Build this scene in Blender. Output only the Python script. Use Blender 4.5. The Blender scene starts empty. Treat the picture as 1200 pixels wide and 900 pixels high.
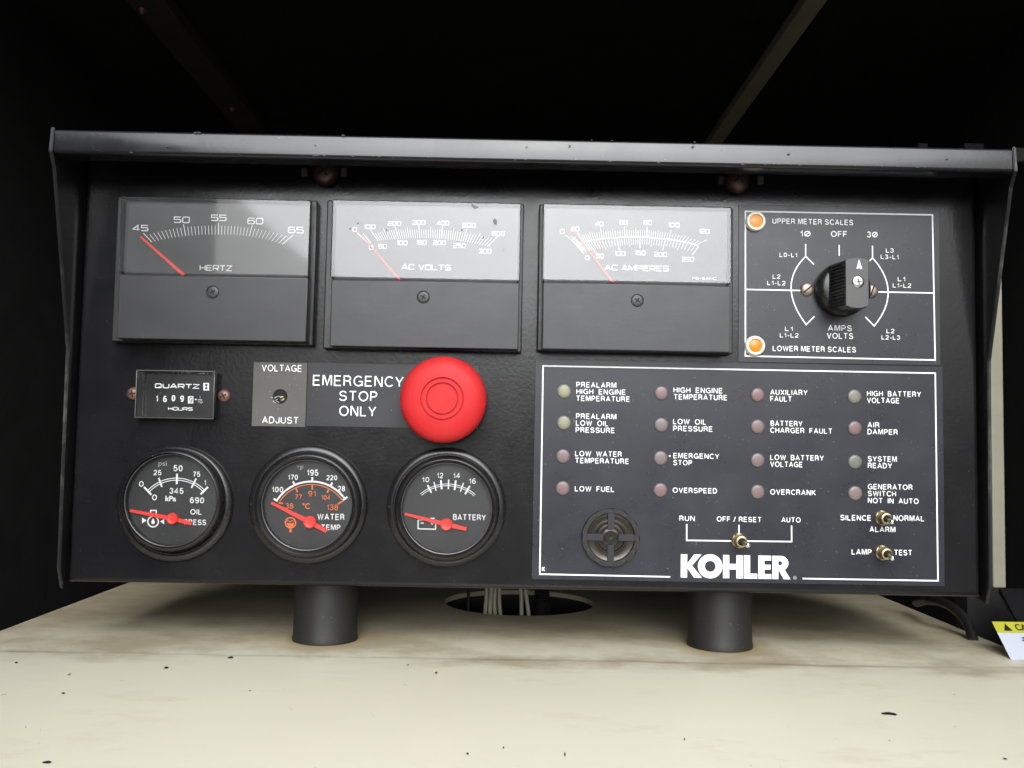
import bpy, bmesh, math, random
from mathutils import Vector, Matrix
random.seed(7)
R = math.radians
S = bpy.context.scene
COL = S.collection

# ------------------------------------------------------------------ camera
CAM = Vector((0.0, -0.6, 0.1345))
F_PX = 1100.0                                   # focal length in photo pixels (photo 1200 wide)
PITCH, YAW, ROLL = 0.0609, -0.0070, 0.01818
cr, sr = math.cos(ROLL), math.sin(ROLL)
_r = Vector((math.cos(YAW), math.sin(YAW), 0))
_f = Vector((-math.sin(YAW) * math.cos(PITCH), math.cos(YAW) * math.cos(PITCH), math.sin(PITCH)))
_u = _r.cross(_f)
AX, AY, AF = _r * cr + _u * sr, _u * cr - _r * sr, _f
cd = bpy.data.cameras.new('camera')
cam = bpy.data.objects.new('camera', cd)
COL.objects.link(cam)
cd.sensor_width = 36.0
cd.lens = F_PX / 1200 * 36
cd.clip_start = 0.01
cd.clip_end = 500
M = Matrix.Identity(4)
for i, v in enumerate((AX, AY, -AF)):
    for j in range(3):
        M[j][i] = v[j]
M.translation = CAM
cam.matrix_world = M
S.camera = cam

# ------------------------------------------------------------------ light
SUN_EL, SUN_AZ = 30.0, 177.0                     # low behind the photographer, spread wide by thin cloud
w = bpy.data.worlds.new('World')
S.world = w
w.use_nodes = True
nt = w.node_tree
sky = nt.nodes.new('ShaderNodeTexSky')
sky.sky_type = 'NISHITA'
sky.sun_disc = False
sky.sun_elevation = R(SUN_EL)
sky.sun_rotation = R(SUN_AZ)
sky.dust_density = 6.0
sky.air_density = 1.0
hs = nt.nodes.new('ShaderNodeHueSaturation')
hs.inputs['Saturation'].default_value = 0.06
nt.links.new(sky.outputs[0], hs.inputs['Color'])
nt.links.new(hs.outputs[0], nt.nodes['Background'].inputs[0])
nt.nodes['Background'].inputs[1].default_value = 0.05
sd = bpy.data.lights.new('sun', 'SUN')
sd.energy = 1.0
sd.angle = R(48)
sd.color = (0.93, 0.965, 1.0)
sun = bpy.data.objects.new('sun', sd)
COL.objects.link(sun)
_a = R(SUN_AZ)
sdir = Vector((math.sin(_a) * math.cos(R(SUN_EL)), math.cos(_a) * math.cos(R(SUN_EL)), math.sin(R(SUN_EL))))
sun.rotation_euler = sdir.to_track_quat('Z', 'Y').to_euler()
S.view_settings.view_transform = 'Standard'
S.view_settings.look = 'None'
S.view_settings.exposure = 1.35
S.view_settings.gamma = 1.0

# ------------------------------------------------------------------ materials
def newmat(name, col, rough=0.5, metal=0.0, spec=0.5, coat=0.0, coat_rough=0.1, ior=1.5, trans=0.0):
    m = bpy.data.materials.new(name)
    m.use_nodes = True
    b = m.node_tree.nodes['Principled BSDF']
    b.inputs['Base Color'].default_value = (*col, 1)
    b.inputs['Roughness'].default_value = rough
    b.inputs['Metallic'].default_value = metal
    b.inputs['Specular IOR Level'].default_value = spec
    b.inputs['IOR'].default_value = ior
    b.inputs['Coat Weight'].default_value = coat
    b.inputs['Coat Roughness'].default_value = coat_rough
    b.inputs['Transmission Weight'].default_value = trans
    return m

def nodes(m):
    t = m.node_tree
    return t, t.nodes['Principled BSDF']

def noise(t, scale, detail=4, rough=0.6, coord=None, stretch=(1, 1, 1)):
    tc = t.nodes.new('ShaderNodeTexCoord')
    mp = t.nodes.new('ShaderNodeMapping')
    mp.inputs['Scale'].default_value = stretch
    t.links.new(tc.outputs['Object'], mp.inputs[0])
    n = t.nodes.new('ShaderNodeTexNoise')
    n.inputs['Scale'].default_value = scale
    n.inputs['Detail'].default_value = detail
    n.inputs['Roughness'].default_value = rough
    t.links.new(mp.outputs[0], n.inputs[0])
    return n.outputs['Fac']

def ramp(t, src, stops):
    r = t.nodes.new('ShaderNodeValToRGB')
    e = r.color_ramp.elements
    while len(e) < len(stops):
        e.new(0.5)
    for k, (p, c) in zip(e, stops):
        k.position = p
        k.color = (c, c, c, 1) if not isinstance(c, tuple) else (*c, 1)
    t.links.new(src, r.inputs[0])
    return r.outputs[0]

def mix(t, fac, a, b, mode='MIX'):
    n = t.nodes.new('ShaderNodeMix')
    n.data_type = 'RGBA'
    n.blend_type = mode
    for s, v in ((0, fac), (6, a), (7, b)):
        if isinstance(v, (int, float)):
            n.inputs[s].default_value = v
        elif isinstance(v, tuple):
            n.inputs[s].default_value = (*v, 1)
        else:
            t.links.new(v, n.inputs[s])
    return n.outputs[2]

def bump(t, b, src, strength, dist, inp='Normal'):
    n = t.nodes.new('ShaderNodeBump')
    n.inputs['Strength'].default_value = strength
    n.inputs['Distance'].default_value = dist
    t.links.new(src, n.inputs['Height'])
    t.links.new(n.outputs[0], b.inputs[inp])

def dusty(m, base, dust, amount=0.25, r0=0.25, r1=0.5, peel=0.0006, speck=True, scratch=True):
    """painted or plastic surface with dust film, specks, uneven gloss and orange peel"""
    t, b = nodes(m)
    film = ramp(t, noise(t, 14, 6, 0.65, stretch=(1, 1, 1.6)), [(0.35, 0.0), (0.75, 1.0)])
    fm = t.nodes.new('ShaderNodeMath'); fm.operation = 'MULTIPLY'; fm.inputs[1].default_value = amount
    t.links.new(film, fm.inputs[0])
    c = mix(t, fm.outputs[0], base, dust)
    if speck:
        sp = ramp(t, noise(t, 900, 1, 0.5), [(0.755, 0.0), (0.82, 0.7)])
        c = mix(t, sp, c, tuple(min(1, k * 4 + 0.04) for k in dust))
    if scratch:
        sc = ramp(t, noise(t, 60, 5, 0.7, stretch=(1, 1, 9)), [(0.66, 0.0), (0.72, 0.35)])
        c = mix(t, sc, c, tuple(min(1, k * 1.6 + 0.01) for k in dust))
    t.links.new(c, b.inputs['Base Color'])
    rr = ramp(t, noise(t, 30, 6, 0.7), [(0.3, r0), (0.75, r1)])
    t.links.new(rr, b.inputs['Roughness'])
    if peel:
        bump(t, b, noise(t, 420, 2, 0.5), 0.25, peel)
    return m

MT = {}
MT['panel'] = dusty(newmat('panel_black_paint', (.012, .012, .013), spec=.32), (.007, .007, .008), (.04, .04, .039), .10, .12, .28, .0002)
MT['hood'] = dusty(newmat('hood_black_paint', (.012, .012, .013)), (.008, .008, .009), (.06, .06, .065), .15, .12, .26, .00006)
MT['worn'] = newmat('worn_black_edge', (.012, .012, .013), .35)
t, b = nodes(MT['worn'])
t.links.new(mix(t, ramp(t, noise(t, 45, 6, .75, stretch=(1, 1, .5)), [(.52, 0.0), (.66, 1.0)]), (.012, .012, .013), (.075, .075, .066)), b.inputs['Base Color'])
MT['plate'] = dusty(newmat('label_plate_print', (.02, .021, .027), spec=.38), (.016, .0165, .023), (.06, .063, .075), .25, .24, .38, 0.0, scratch=False)
MT['plate2'] = dusty(newmat('voltage_plate_print', (.06, .058, .052)), (.060, .058, .052), (.11, .105, .09), .5, .4, .55, 0.0)
MT['plate3'] = dusty(newmat('stop_plate_print', (.018, .018, .02), spec=.35), (.020, .020, .022), (.07, .07, .075), .3, .26, .4, 0.0)
MT['cover'] = dusty(newmat('meter_cover_plastic', (.03, .03, .032), spec=.4), (.028, .028, .030), (.08, .08, .082), .25, .30, .42, 0.0001, speck=False, scratch=False)
MT['body'] = dusty(newmat('meter_body_plastic', (.01, .01, .01)), (.010, .010, .010), (.06, .06, .055), .2, .3, .5, 0.0002, scratch=False)
MT['rubber'] = dusty(newmat('black_rubber', (.02, .02, .02)), (.008, .008, .0085), (.06, .055, .048), .16, .42, .65, 0.0004)
MT['gauge'] = dusty(newmat('gauge_bezel_plastic', (.012, .012, .013)), (.008, .008, .010), (.09, .075, .05), .14, .2, .36, 0.0001, scratch=False)
MT['knob'] = dusty(newmat('knob_plastic', (.01, .01, .01)), (.008, .008, .008), (.07, .07, .065), .15, .22, .38, 0.0, scratch=False)
MT['knobtop'] = dusty(newmat('knob_top_plastic', (.05, .05, .05)), (.045, .045, .045), (.16, .16, .15), .35, .35, .5, 0.0001, scratch=False)
MT['dial'] = dusty(newmat('meter_dial_paint', (.03, .03, .03)), (.030, .030, .030), (.055, .055, .055), .5, .4, .5, 0.0, scratch=False)
MT['gdial'] = dusty(newmat('gauge_dial_paint', (.02, .02, .02)), (.011, .011, .011), (.04, .04, .036), .3, .4, .55, 0.0, scratch=False)
MT['hole'] = newmat('dark_recess', (.004, .004, .004), .8)
MT['wall'] = dusty(newmat('enclosure_black_lining', (.006, .006, .006)), (.005, .005, .005), (.014, .014, .013), .4, .75, .95, 0.001, speck=False)
MT['white'] = newmat('white_print', (.82, .83, .84), .5)
MT['whitemeter'] = newmat('white_dial_print', (.80, .80, .80), .5)
MT['logo'] = newmat('white_logo_print', (.86, .86, .86), .45)
MT['grayprint'] = newmat('grey_dial_print', (.35, .35, .34), .5)
MT['orangeprint'] = newmat('orange_dial_print', (.75, .16, .03), .5)
MT['needle'] = newmat('red_needle_paint', (.86, .045, .03), .4)
MT['darkprint'] = newmat('black_print', (.01, .01, .012), .5)
MT['blueprint'] = newmat('blue_print', (.05, .05, .17), .5)
MT['yellowprint'] = newmat('yellow_print', (.42, .41, .03), .5)
MT['stickerwhite'] = newmat('sticker_white', (.50, .52, .60), .4)
MT['button'] = newmat('red_button_plastic', (.74, .016, .022), .5, spec=.22)
t, b = nodes(MT['button'])
c = mix(t, ramp(t, noise(t, 60, 5, .7), [(.4, 0.0), (.8, .35)]), (.53, .018, .021), (.54, .055, .052))
t.links.new(c, b.inputs['Base Color'])
MT['chrome'] = newmat('bright_screw_metal', (.75, .74, .70), .28, 1.0)
MT['brass'] = newmat('toggle_metal', (.36, .31, .19), .34, 1.0)
MT['toggletip'] = newmat('toggle_tip_metal', (.85, .85, .86), .18, 1.0)
MT['rust'] = newmat('rusty_screw_metal', (.16, .08, .06), .5, .6)
t, b = nodes(MT['rust'])
t.links.new(mix(t, noise(t, 500, 5, .7), (.07, .03, .022), (.34, .19, .16)), b.inputs['Base Color'])
bump(t, b, noise(t, 900, 3), .5, .0004)
MT['boltrust'] = newmat('dark_bolt_metal', (.1, .06, .05), .42, .7)
t, b = nodes(MT['boltrust'])
t.links.new(mix(t, noise(t, 400, 5, .7), (.035, .022, .018), (.16, .10, .08)), b.inputs['Base Color'])
MT['dullscrew'] = newmat('dull_screw_metal', (.30, .25, .21), .45, .8)
MT['edge'] = newmat('rim_glint_grey', (.05, .05, .052), .2)  # lighter grey for the painted highlight round the gauge glass
MT['nut'] = newmat('dark_nut_metal', (.16, .12, .07), .45, .8)
MT['ring'] = newmat('lamp_ring_white', (.80, .76, .68), .4)
MT['amber1'] = newmat('amber_lens', (.9, .33, .07), .4, coat=.2)
MT['amber2'] = newmat('deep_amber_lens', (.86, .22, .006), .4, coat=.2)

def lens(name, c1, c2):
    m = newmat(name, c1, .45, coat=.35, coat_rough=.25)
    t, b = nodes(m)
    g = t.nodes.new('ShaderNodeTexCoord')
    vm = t.nodes.new('ShaderNodeVectorMath'); vm.operation = 'LENGTH'
    t.links.new(g.outputs['Object'], vm.inputs[0])
    mm = t.nodes.new('ShaderNodeMath'); mm.operation = 'MULTIPLY'; mm.inputs[1].default_value = 190
    t.links.new(vm.outputs['Value'], mm.inputs[0])
    c = mix(t, ramp(t, mm.outputs[0], [(.25, 0.0), (.95, 1.0)]), c1, c2)
    oi = t.nodes.new('ShaderNodeObjectInfo')
    c = mix(t, ramp(t, noise(t, 900, 4, .7), [(.5, 0.0), (.85, .5)]), c, tuple(min(1, k * 1.6) for k in c2))
    c = mix(t, ramp(t, oi.outputs['Random'], [(0.0, 0.0), (1.0, .6)]), c, tuple(.12 + k * .15 for k in c2))
    t.links.new(c, b.inputs['Base Color'])
    return m
MT['led_red'] = lens('red_lamp_lens', (.20, .075, .08), (.115, .10, .10))
MT['led_yellow'] = lens('yellow_lamp_lens', (.34, .31, .13), (.16, .16, .12))
MT['led_green'] = lens('green_lamp_lens', (.10, .135, .075), (.10, .11, .085))
MT['led_olive'] = lens('olive_lamp_lens', (.20, .185, .08), (.12, .12, .10))
MT['led_brown'] = lens('brown_lamp_lens', (.18, .10, .08), (.17, .125, .11))

MT['dark_bracket'] = newmat('dark_brown_bracket', (.005, .004, .003), .9)
MT['beige'] = newmat('beige_wire', (.45, .43, .33), .5)
MT['cream_trim'] = dusty(newmat('cream_trim', (.4, .38, .3)), (.30, .285, .215), (.18, .155, .11), .5, .5, .7, 0.0)
MT['brownrib'] = dusty(newmat('brown_rib_paint', (.1, .08, .06)), (.075, .062, .046), (.03, .022, .016), .8, .6, .8, 0.0)  # dark brown, much darker than the cream rib
MT['creamrib'] = dusty(newmat('cream_rib_paint', (.4, .38, .3)), (.46, .42, .29), (.30, .26, .17), .5, .6, .8, 0.0)

def glass(name, tint=1.0, rough=0.0, dust=0.1, ior=1.5, film=(.5, .52, .55)):
    m = bpy.data.materials.new(name)
    m.use_nodes = True
    t = m.node_tree
    t.nodes.clear()
    out = t.nodes.new('ShaderNodeOutputMaterial')
    tr = t.nodes.new('ShaderNodeBsdfTransparent'); tr.inputs[0].default_value = (tint, tint, tint, 1)
    gl = t.nodes.new('ShaderNodeBsdfGlossy'); gl.inputs['Roughness'].default_value = rough
    fr = t.nodes.new('ShaderNodeFresnel'); fr.inputs[0].default_value = ior
    mx = t.nodes.new('ShaderNodeMixShader')
    t.links.new(fr.outputs[0], mx.inputs[0]); t.links.new(tr.outputs[0], mx.inputs[1]); t.links.new(gl.outputs[0], mx.inputs[2])
    df = t.nodes.new('ShaderNodeBsdfDiffuse'); df.inputs[0].default_value = (*film, 1)
    m2 = t.nodes.new('ShaderNodeMixShader')
    n = noise(t, 25, 6, .7)
    f = ramp(t, n, [(.3, dust * .2), (.8, dust)])
    t.links.new(f, m2.inputs[0]); t.links.new(mx.outputs[0], m2.inputs[1]); t.links.new(df.outputs[0], m2.inputs[2])
    t.links.new(m2.outputs[0], out.inputs[0])
    return m
MT['window'] = glass('meter_window_clear', 1.0, .05, .09, 1.74, film=(.62, .64, .66))
MT['gglass'] = glass('gauge_glass', .97, .03, .03, 1.45)
MT['coverglass'] = glass('hour_meter_clear_cover', .98, .03, .004, 1.38)

# cream deck with grime
def deck_mat(posts):
    m = newmat('cream_deck_paint', (.72, .69, .57), .42, coat=.25, coat_rough=.25)
    t, b = nodes(m)
    tc = t.nodes.new('ShaderNodeTexCoord')
    sep = t.nodes.new('ShaderNodeSeparateXYZ')
    t.links.new(tc.outputs['Object'], sep.inputs[0])
    c = mix(t, ramp(t, noise(t, 5, 5, .6), [(.3, 0.0), (.8, 1.0)]), (.82, .79, .635), (.77, .735, .575))
    # grime on the rear ledge, washed away in front of the crease, edge ragged
    n1 = noise(t, 14, 6, .7, stretch=(.7, 1.5, 1))
    def math_(op, a, bb):
        x = t.nodes.new('ShaderNodeMath'); x.operation = op
        for i, v in enumerate((a, bb)):
            if isinstance(v, (int, float)): x.inputs[i].default_value = v
            else: t.links.new(v, x.inputs[i])
        return x.outputs[0]
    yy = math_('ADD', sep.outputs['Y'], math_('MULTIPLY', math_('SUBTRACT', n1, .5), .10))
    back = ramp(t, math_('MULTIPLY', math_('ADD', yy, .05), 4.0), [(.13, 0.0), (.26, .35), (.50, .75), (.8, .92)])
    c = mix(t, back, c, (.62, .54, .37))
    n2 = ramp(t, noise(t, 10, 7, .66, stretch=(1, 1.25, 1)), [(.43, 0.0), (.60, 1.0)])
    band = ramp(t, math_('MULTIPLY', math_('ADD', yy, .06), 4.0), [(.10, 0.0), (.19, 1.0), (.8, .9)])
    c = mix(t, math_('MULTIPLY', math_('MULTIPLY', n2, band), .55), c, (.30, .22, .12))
    # dirt line lying in the crease
    ln = math_('ABSOLUTE', math_('ADD', math_('SUBTRACT', sep.outputs['Y'], -0.012), math_('MULTIPLY', math_('SUBTRACT', noise(t, 7, 4, .6, stretch=(1, .2, 1)), .5), .02)), 0)
    line = ramp(t, math_('MULTIPLY', ln, 100.0), [(.04, 1.0), (.35, 0.0)])
    patch = ramp(t, noise(t, 8, 4, .7), [(.38, 0.15), (.6, 1.0)])
    c = mix(t, math_('MULTIPLY', math_('MULTIPLY', line, patch), .55), c, (.20, .13, .065))
    # rings of rusty dirt round the posts
    for (px, py, pr) in posts:
        vm = t.nodes.new('ShaderNodeVectorMath'); vm.operation = 'DISTANCE'
        t.links.new(tc.outputs['Object'], vm.inputs[0]); vm.inputs[1].default_value = (px, py, 0)
        d = math_('ADD', math_('SUBTRACT', vm.outputs['Value'], pr), math_('MULTIPLY', math_('SUBTRACT', n1, .5), .012))
        rg = ramp(t, math_('MULTIPLY', d, 40.0), [(.05, 1.0), (.22, .55), (.75, 0.0)])
        c = mix(t, math_('MULTIPLY', rg, .8), c, (.40, .28, .12))
    # faint smears and specks in front
    sm = ramp(t, noise(t, 11, 7, .75, stretch=(.6, 1.5, 1)), [(.54, 0.0), (.70, .30)])
    c = mix(t, sm, c, (.48, .38, .25))
    sp = ramp(t, noise(t, 260, 2, .5), [(.745, 0.0), (.77, 1.0)])
    sp2 = ramp(t, noise(t, 23, 2, .5), [(.52, 0.0), (.6, 1.0)])
    c = mix(t, math_('MULTIPLY', math_('MULTIPLY', sp, sp2), .8), c, (.10, .08, .06))
    t.links.new(c, b.inputs['Base Color'])
    t.links.new(ramp(t, noise(t, 20, 5, .7), [(.3, .35), (.8, .6)]), b.inputs['Roughness'])
    bump(t, b, noise(t, 300, 2), .15, .0004)
    return m

# ------------------------------------------------------------------ building helpers
def U(px, py, Y=0.0):
    """point of the plane y = Y that the photograph shows at pixel px, py (the face of the panel is y = 0)"""
    d = AF + AX * ((px - 600) / F_PX) + AY * ((450 - py) / F_PX)
    return CAM + d * ((Y - CAM.y) / d.y)

def UZ(px, py, Z=0.0):
    d = AF + AX * ((px - 600) / F_PX) + AY * ((450 - py) / F_PX)
    return CAM + d * ((Z - CAM.z) / d.z)

ABS = {}
def link(o, parent, loc):
    COL.objects.link(o)
    o.location = loc
    ABS[o] = Vector(loc)
    if parent is not None:
        o.parent = parent
        o.matrix_parent_inverse = Matrix.Translation(-ABS[parent])
    return o

def thing(name, label, cat, loc=(0, 0, 0), group=None):
    o = bpy.data.objects.new(name, None)
    o.empty_display_size = .02
    link(o, None, loc)
    o['label'] = label; o['category'] = cat
    if group: o['group'] = group
    return o

def mesh_obj(name, verts, faces, m, parent=None, loc=(0, 0, 0), smooth=None, mats=None, fm=None):
    """verts are world coordinates; the mesh is stored relative to loc"""
    L = Vector(loc)
    me = bpy.data.meshes.new(name)
    me.from_pydata([tuple(Vector(v) - L) for v in verts], [], faces)
    for k in ([m] if mats is None else mats):
        me.materials.append(k)
    if fm:
        for p, k in zip(me.polygons, fm): p.material_index = k
    if smooth is not None:
        for p in me.polygons: p.use_smooth = True
        me.set_sharp_from_angle(angle=R(smooth))
    me.update()
    o = bpy.data.objects.new(name, me)
    return link(o, parent, loc)

def bm_obj(name, bm, m, parent=None, loc=(0, 0, 0), smooth=30):
    bmesh.ops.recalc_face_normals(bm, faces=bm.faces)
    me = bpy.data.meshes.new(name)
    L = Vector(loc)
    for v in bm.verts: v.co -= L
    bm.to_mesh(me); bm.free()
    me.materials.append(m)
    if smooth is not None:
        tot = sum(p.area for p in me.polygons)
        me.set_sharp_from_angle(angle=R(smooth))
        for p in me.polygons: p.use_smooth = p.area < .05 * tot      # broad flat faces keep their own normal
    o = bpy.data.objects.new(name, me)
    return link(o, parent, loc)

def add_box(bm, x0, x1, y0, y1, z0, z1, bev=0.0, seg=2):
    r = bmesh.ops.create_cube(bm, size=1)
    vs = r['verts']
    for v in vs:
        v.co = Vector(((x0 + x1) / 2 + v.co.x * (x1 - x0), (y0 + y1) / 2 + v.co.y * (y1 - y0), (z0 + z1) / 2 + v.co.z * (z1 - z0)))
    if bev:
        es = list({e for v in vs for e in v.link_edges})
        bmesh.ops.bevel(bm, geom=es, offset=bev, segments=seg, affect='EDGES', profile=.5)

def box(name, x0, x1, y0, y1, z0, z1, m, parent, bev=0.0, loc=(0, 0, 0)):
    bm = bmesh.new()
    add_box(bm, x0, x1, y0, y1, z0, z1, bev)
    return bm_obj(name, bm, m, parent, loc, None)

def lathe_geo(prof, cx, cz, n=48):
    """profile of (radius, y) turned round the axis through cx, cz that runs along y"""
    V, Fc, rings = [], [], []
    for r, y in prof:
        if r < 1e-7:
            rings.append([len(V)]); V.append((cx, y, cz))
        else:
            rings.append(list(range(len(V), len(V) + n)))
            V += [(cx + r * math.cos(2 * math.pi * i / n), y, cz + r * math.sin(2 * math.pi * i / n)) for i in range(n)]
    for a, b in zip(rings, rings[1:]):
        if len(a) == 1 and len(b) == 1: continue
        for i in range(n):
            j = (i + 1) % n
            if len(a) == 1: Fc.append((a[0], b[j], b[i]))
            elif len(b) == 1: Fc.append((a[i], a[j], b[0]))
            else: Fc.append((a[i], a[j], b[j], b[i]))
    return V, Fc

def lathe(name, prof, cx, cz, m, parent, n=48, smooth=35, cy=0.0):
    V, Fc = lathe_geo([(r, y + cy) for r, y in prof], cx, cz, n)
    bm = bmesh.new()
    bv = [bm.verts.new(v) for v in V]
    for f in Fc: bm.faces.new([bv[i] for i in f])
    return bm_obj(name, bm, m, parent, (cx, cy, cz), smooth)

def tube(name, pts, r, m, parent=None, n=10, loc=(0, 0, 0)):
    bm = bmesh.new(); rings = []
    pts = [Vector(p) for p in pts]
    for i, p in enumerate(pts):
        d = (pts[min(i + 1, len(pts) - 1)] - pts[max(i - 1, 0)]).normalized()
        a = d.cross(Vector((0, 0, 1)) if abs(d.z) < .9 else Vector((0, 1, 0))).normalized(); bb = d.cross(a)
        rr = r(i) if callable(r) else r
        rings.append([bm.verts.new(p + (a * math.cos(2 * math.pi * k / n) + bb * math.sin(2 * math.pi * k / n)) * rr) for k in range(n)])
    for a, b2 in zip(rings, rings[1:]):
        for k in range(n): bm.faces.new((a[k], a[(k + 1) % n], b2[(k + 1) % n], b2[k]))
    bm.faces.new(rings[0]); bm.faces.new(rings[-1][::-1])
    return bm_obj(name, bm, m, parent, loc, 50)

# ---- flat print: sheets facing the viewer at y = Y
class Print:
    def __init__(self, Y):
        self.Y = Y; self.v = []; self.f = []; self.k = 0
    def poly(self, pts, tri=None):
        y = self.Y - self.k * 4e-6; self.k = (self.k + 1) % 12
        o = len(self.v)
        self.v += [(x, y, z) for x, z in pts]
        if tri is None: self.f.append(tuple(range(o, o + len(pts))))
        else: self.f += [tuple(o + i for i in q) for q in tri]
    def stroke(self, pts, wd, closed=False):
        """band of width wd along the polyline, mitred at the joints"""
        P = [Vector(p) for p in pts]; n = len(P)
        L, Rr = [], []
        for i in range(n):
            a = P[i] - P[i - 1] if (i > 0 or closed) else None
            b = P[(i + 1) % n] - P[i] if (i < n - 1 or closed) else None
            if a is None: a = b
            if b is None: b = a
            a, b = a.normalized(), b.normalized()
            na, nb = Vector((-a.y, a.x)), Vector((-b.y, b.x))
            mm = (na + nb)
            if mm.length < 1e-6: mm = na
            mm.normalize()
            s = wd / 2 / max(.45, mm.dot(na))
            L.append(P[i] + mm * s); Rr.append(P[i] - mm * s)
        pts2 = [tuple(q) for q in L + Rr]
        m = n if closed else n - 1
        self.poly(pts2, [(i, (i + 1) % n, n + (i + 1) % n, n + i) for i in range(m)])
    def disc(self, c, r, n=24):
        self.poly([(c[0] + r * math.cos(2 * math.pi * i / n), c[1] + r * math.sin(2 * math.pi * i / n)) for i in range(n)])
    def px(self, x, y):
        p = U(x, y, self.Y); return (p.x, p.z)
    def build(self, name, m, parent):
        c = sum((Vector(v) for v in self.v), Vector()) / len(self.v)
        return mesh_obj(name, self.v, self.f, m, parent, c)

_tc = {}
def text_mesh(s, bold):
    key = (s, bold)
    if key not in _tc:
        cu = bpy.data.curves.new('print_text', 'FONT')
        cu.body = s; cu.size = 1.0; cu.offset = bold; cu.fill_mode = 'FRONT'; cu.resolution_u = 4
        o = bpy.data.objects.new('print_text', cu); COL.objects.link(o)
        me = bpy.data.meshes.new_from_object(o.evaluated_get(bpy.context.evaluated_depsgraph_get()))
        v = [(q.co.x, q.co.y) for q in me.vertices]; f = [tuple(p.vertices) for p in me.polygons]
        bpy.data.objects.remove(o); bpy.data.curves.remove(cu); bpy.data.meshes.remove(me)
        _tc[key] = (v, f)
    return _tc[key]
CAPH = max(y for x, y in text_mesh('H', 0.0)[0])

def T(pr, s, x0, x1, yb, cap, bold=.028):
    """sans-serif line of print: left, right, baseline and capital height in photo pixels"""
    v, f = text_mesh(s, bold)
    a = min(q[0] for q in v); bq = max(q[0] for q in v)
    A = U(x0, yb, pr.Y); B = U(x1, yb, pr.Y); H = A.z - U(x0, yb - cap, pr.Y).z
    sx = (B.x - A.x) / (bq - a); sz = -H / CAPH
    pr.poly([(A.x + (x - a) * sx, A.z + y * abs(sz)) for x, y in v], f)

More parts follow.
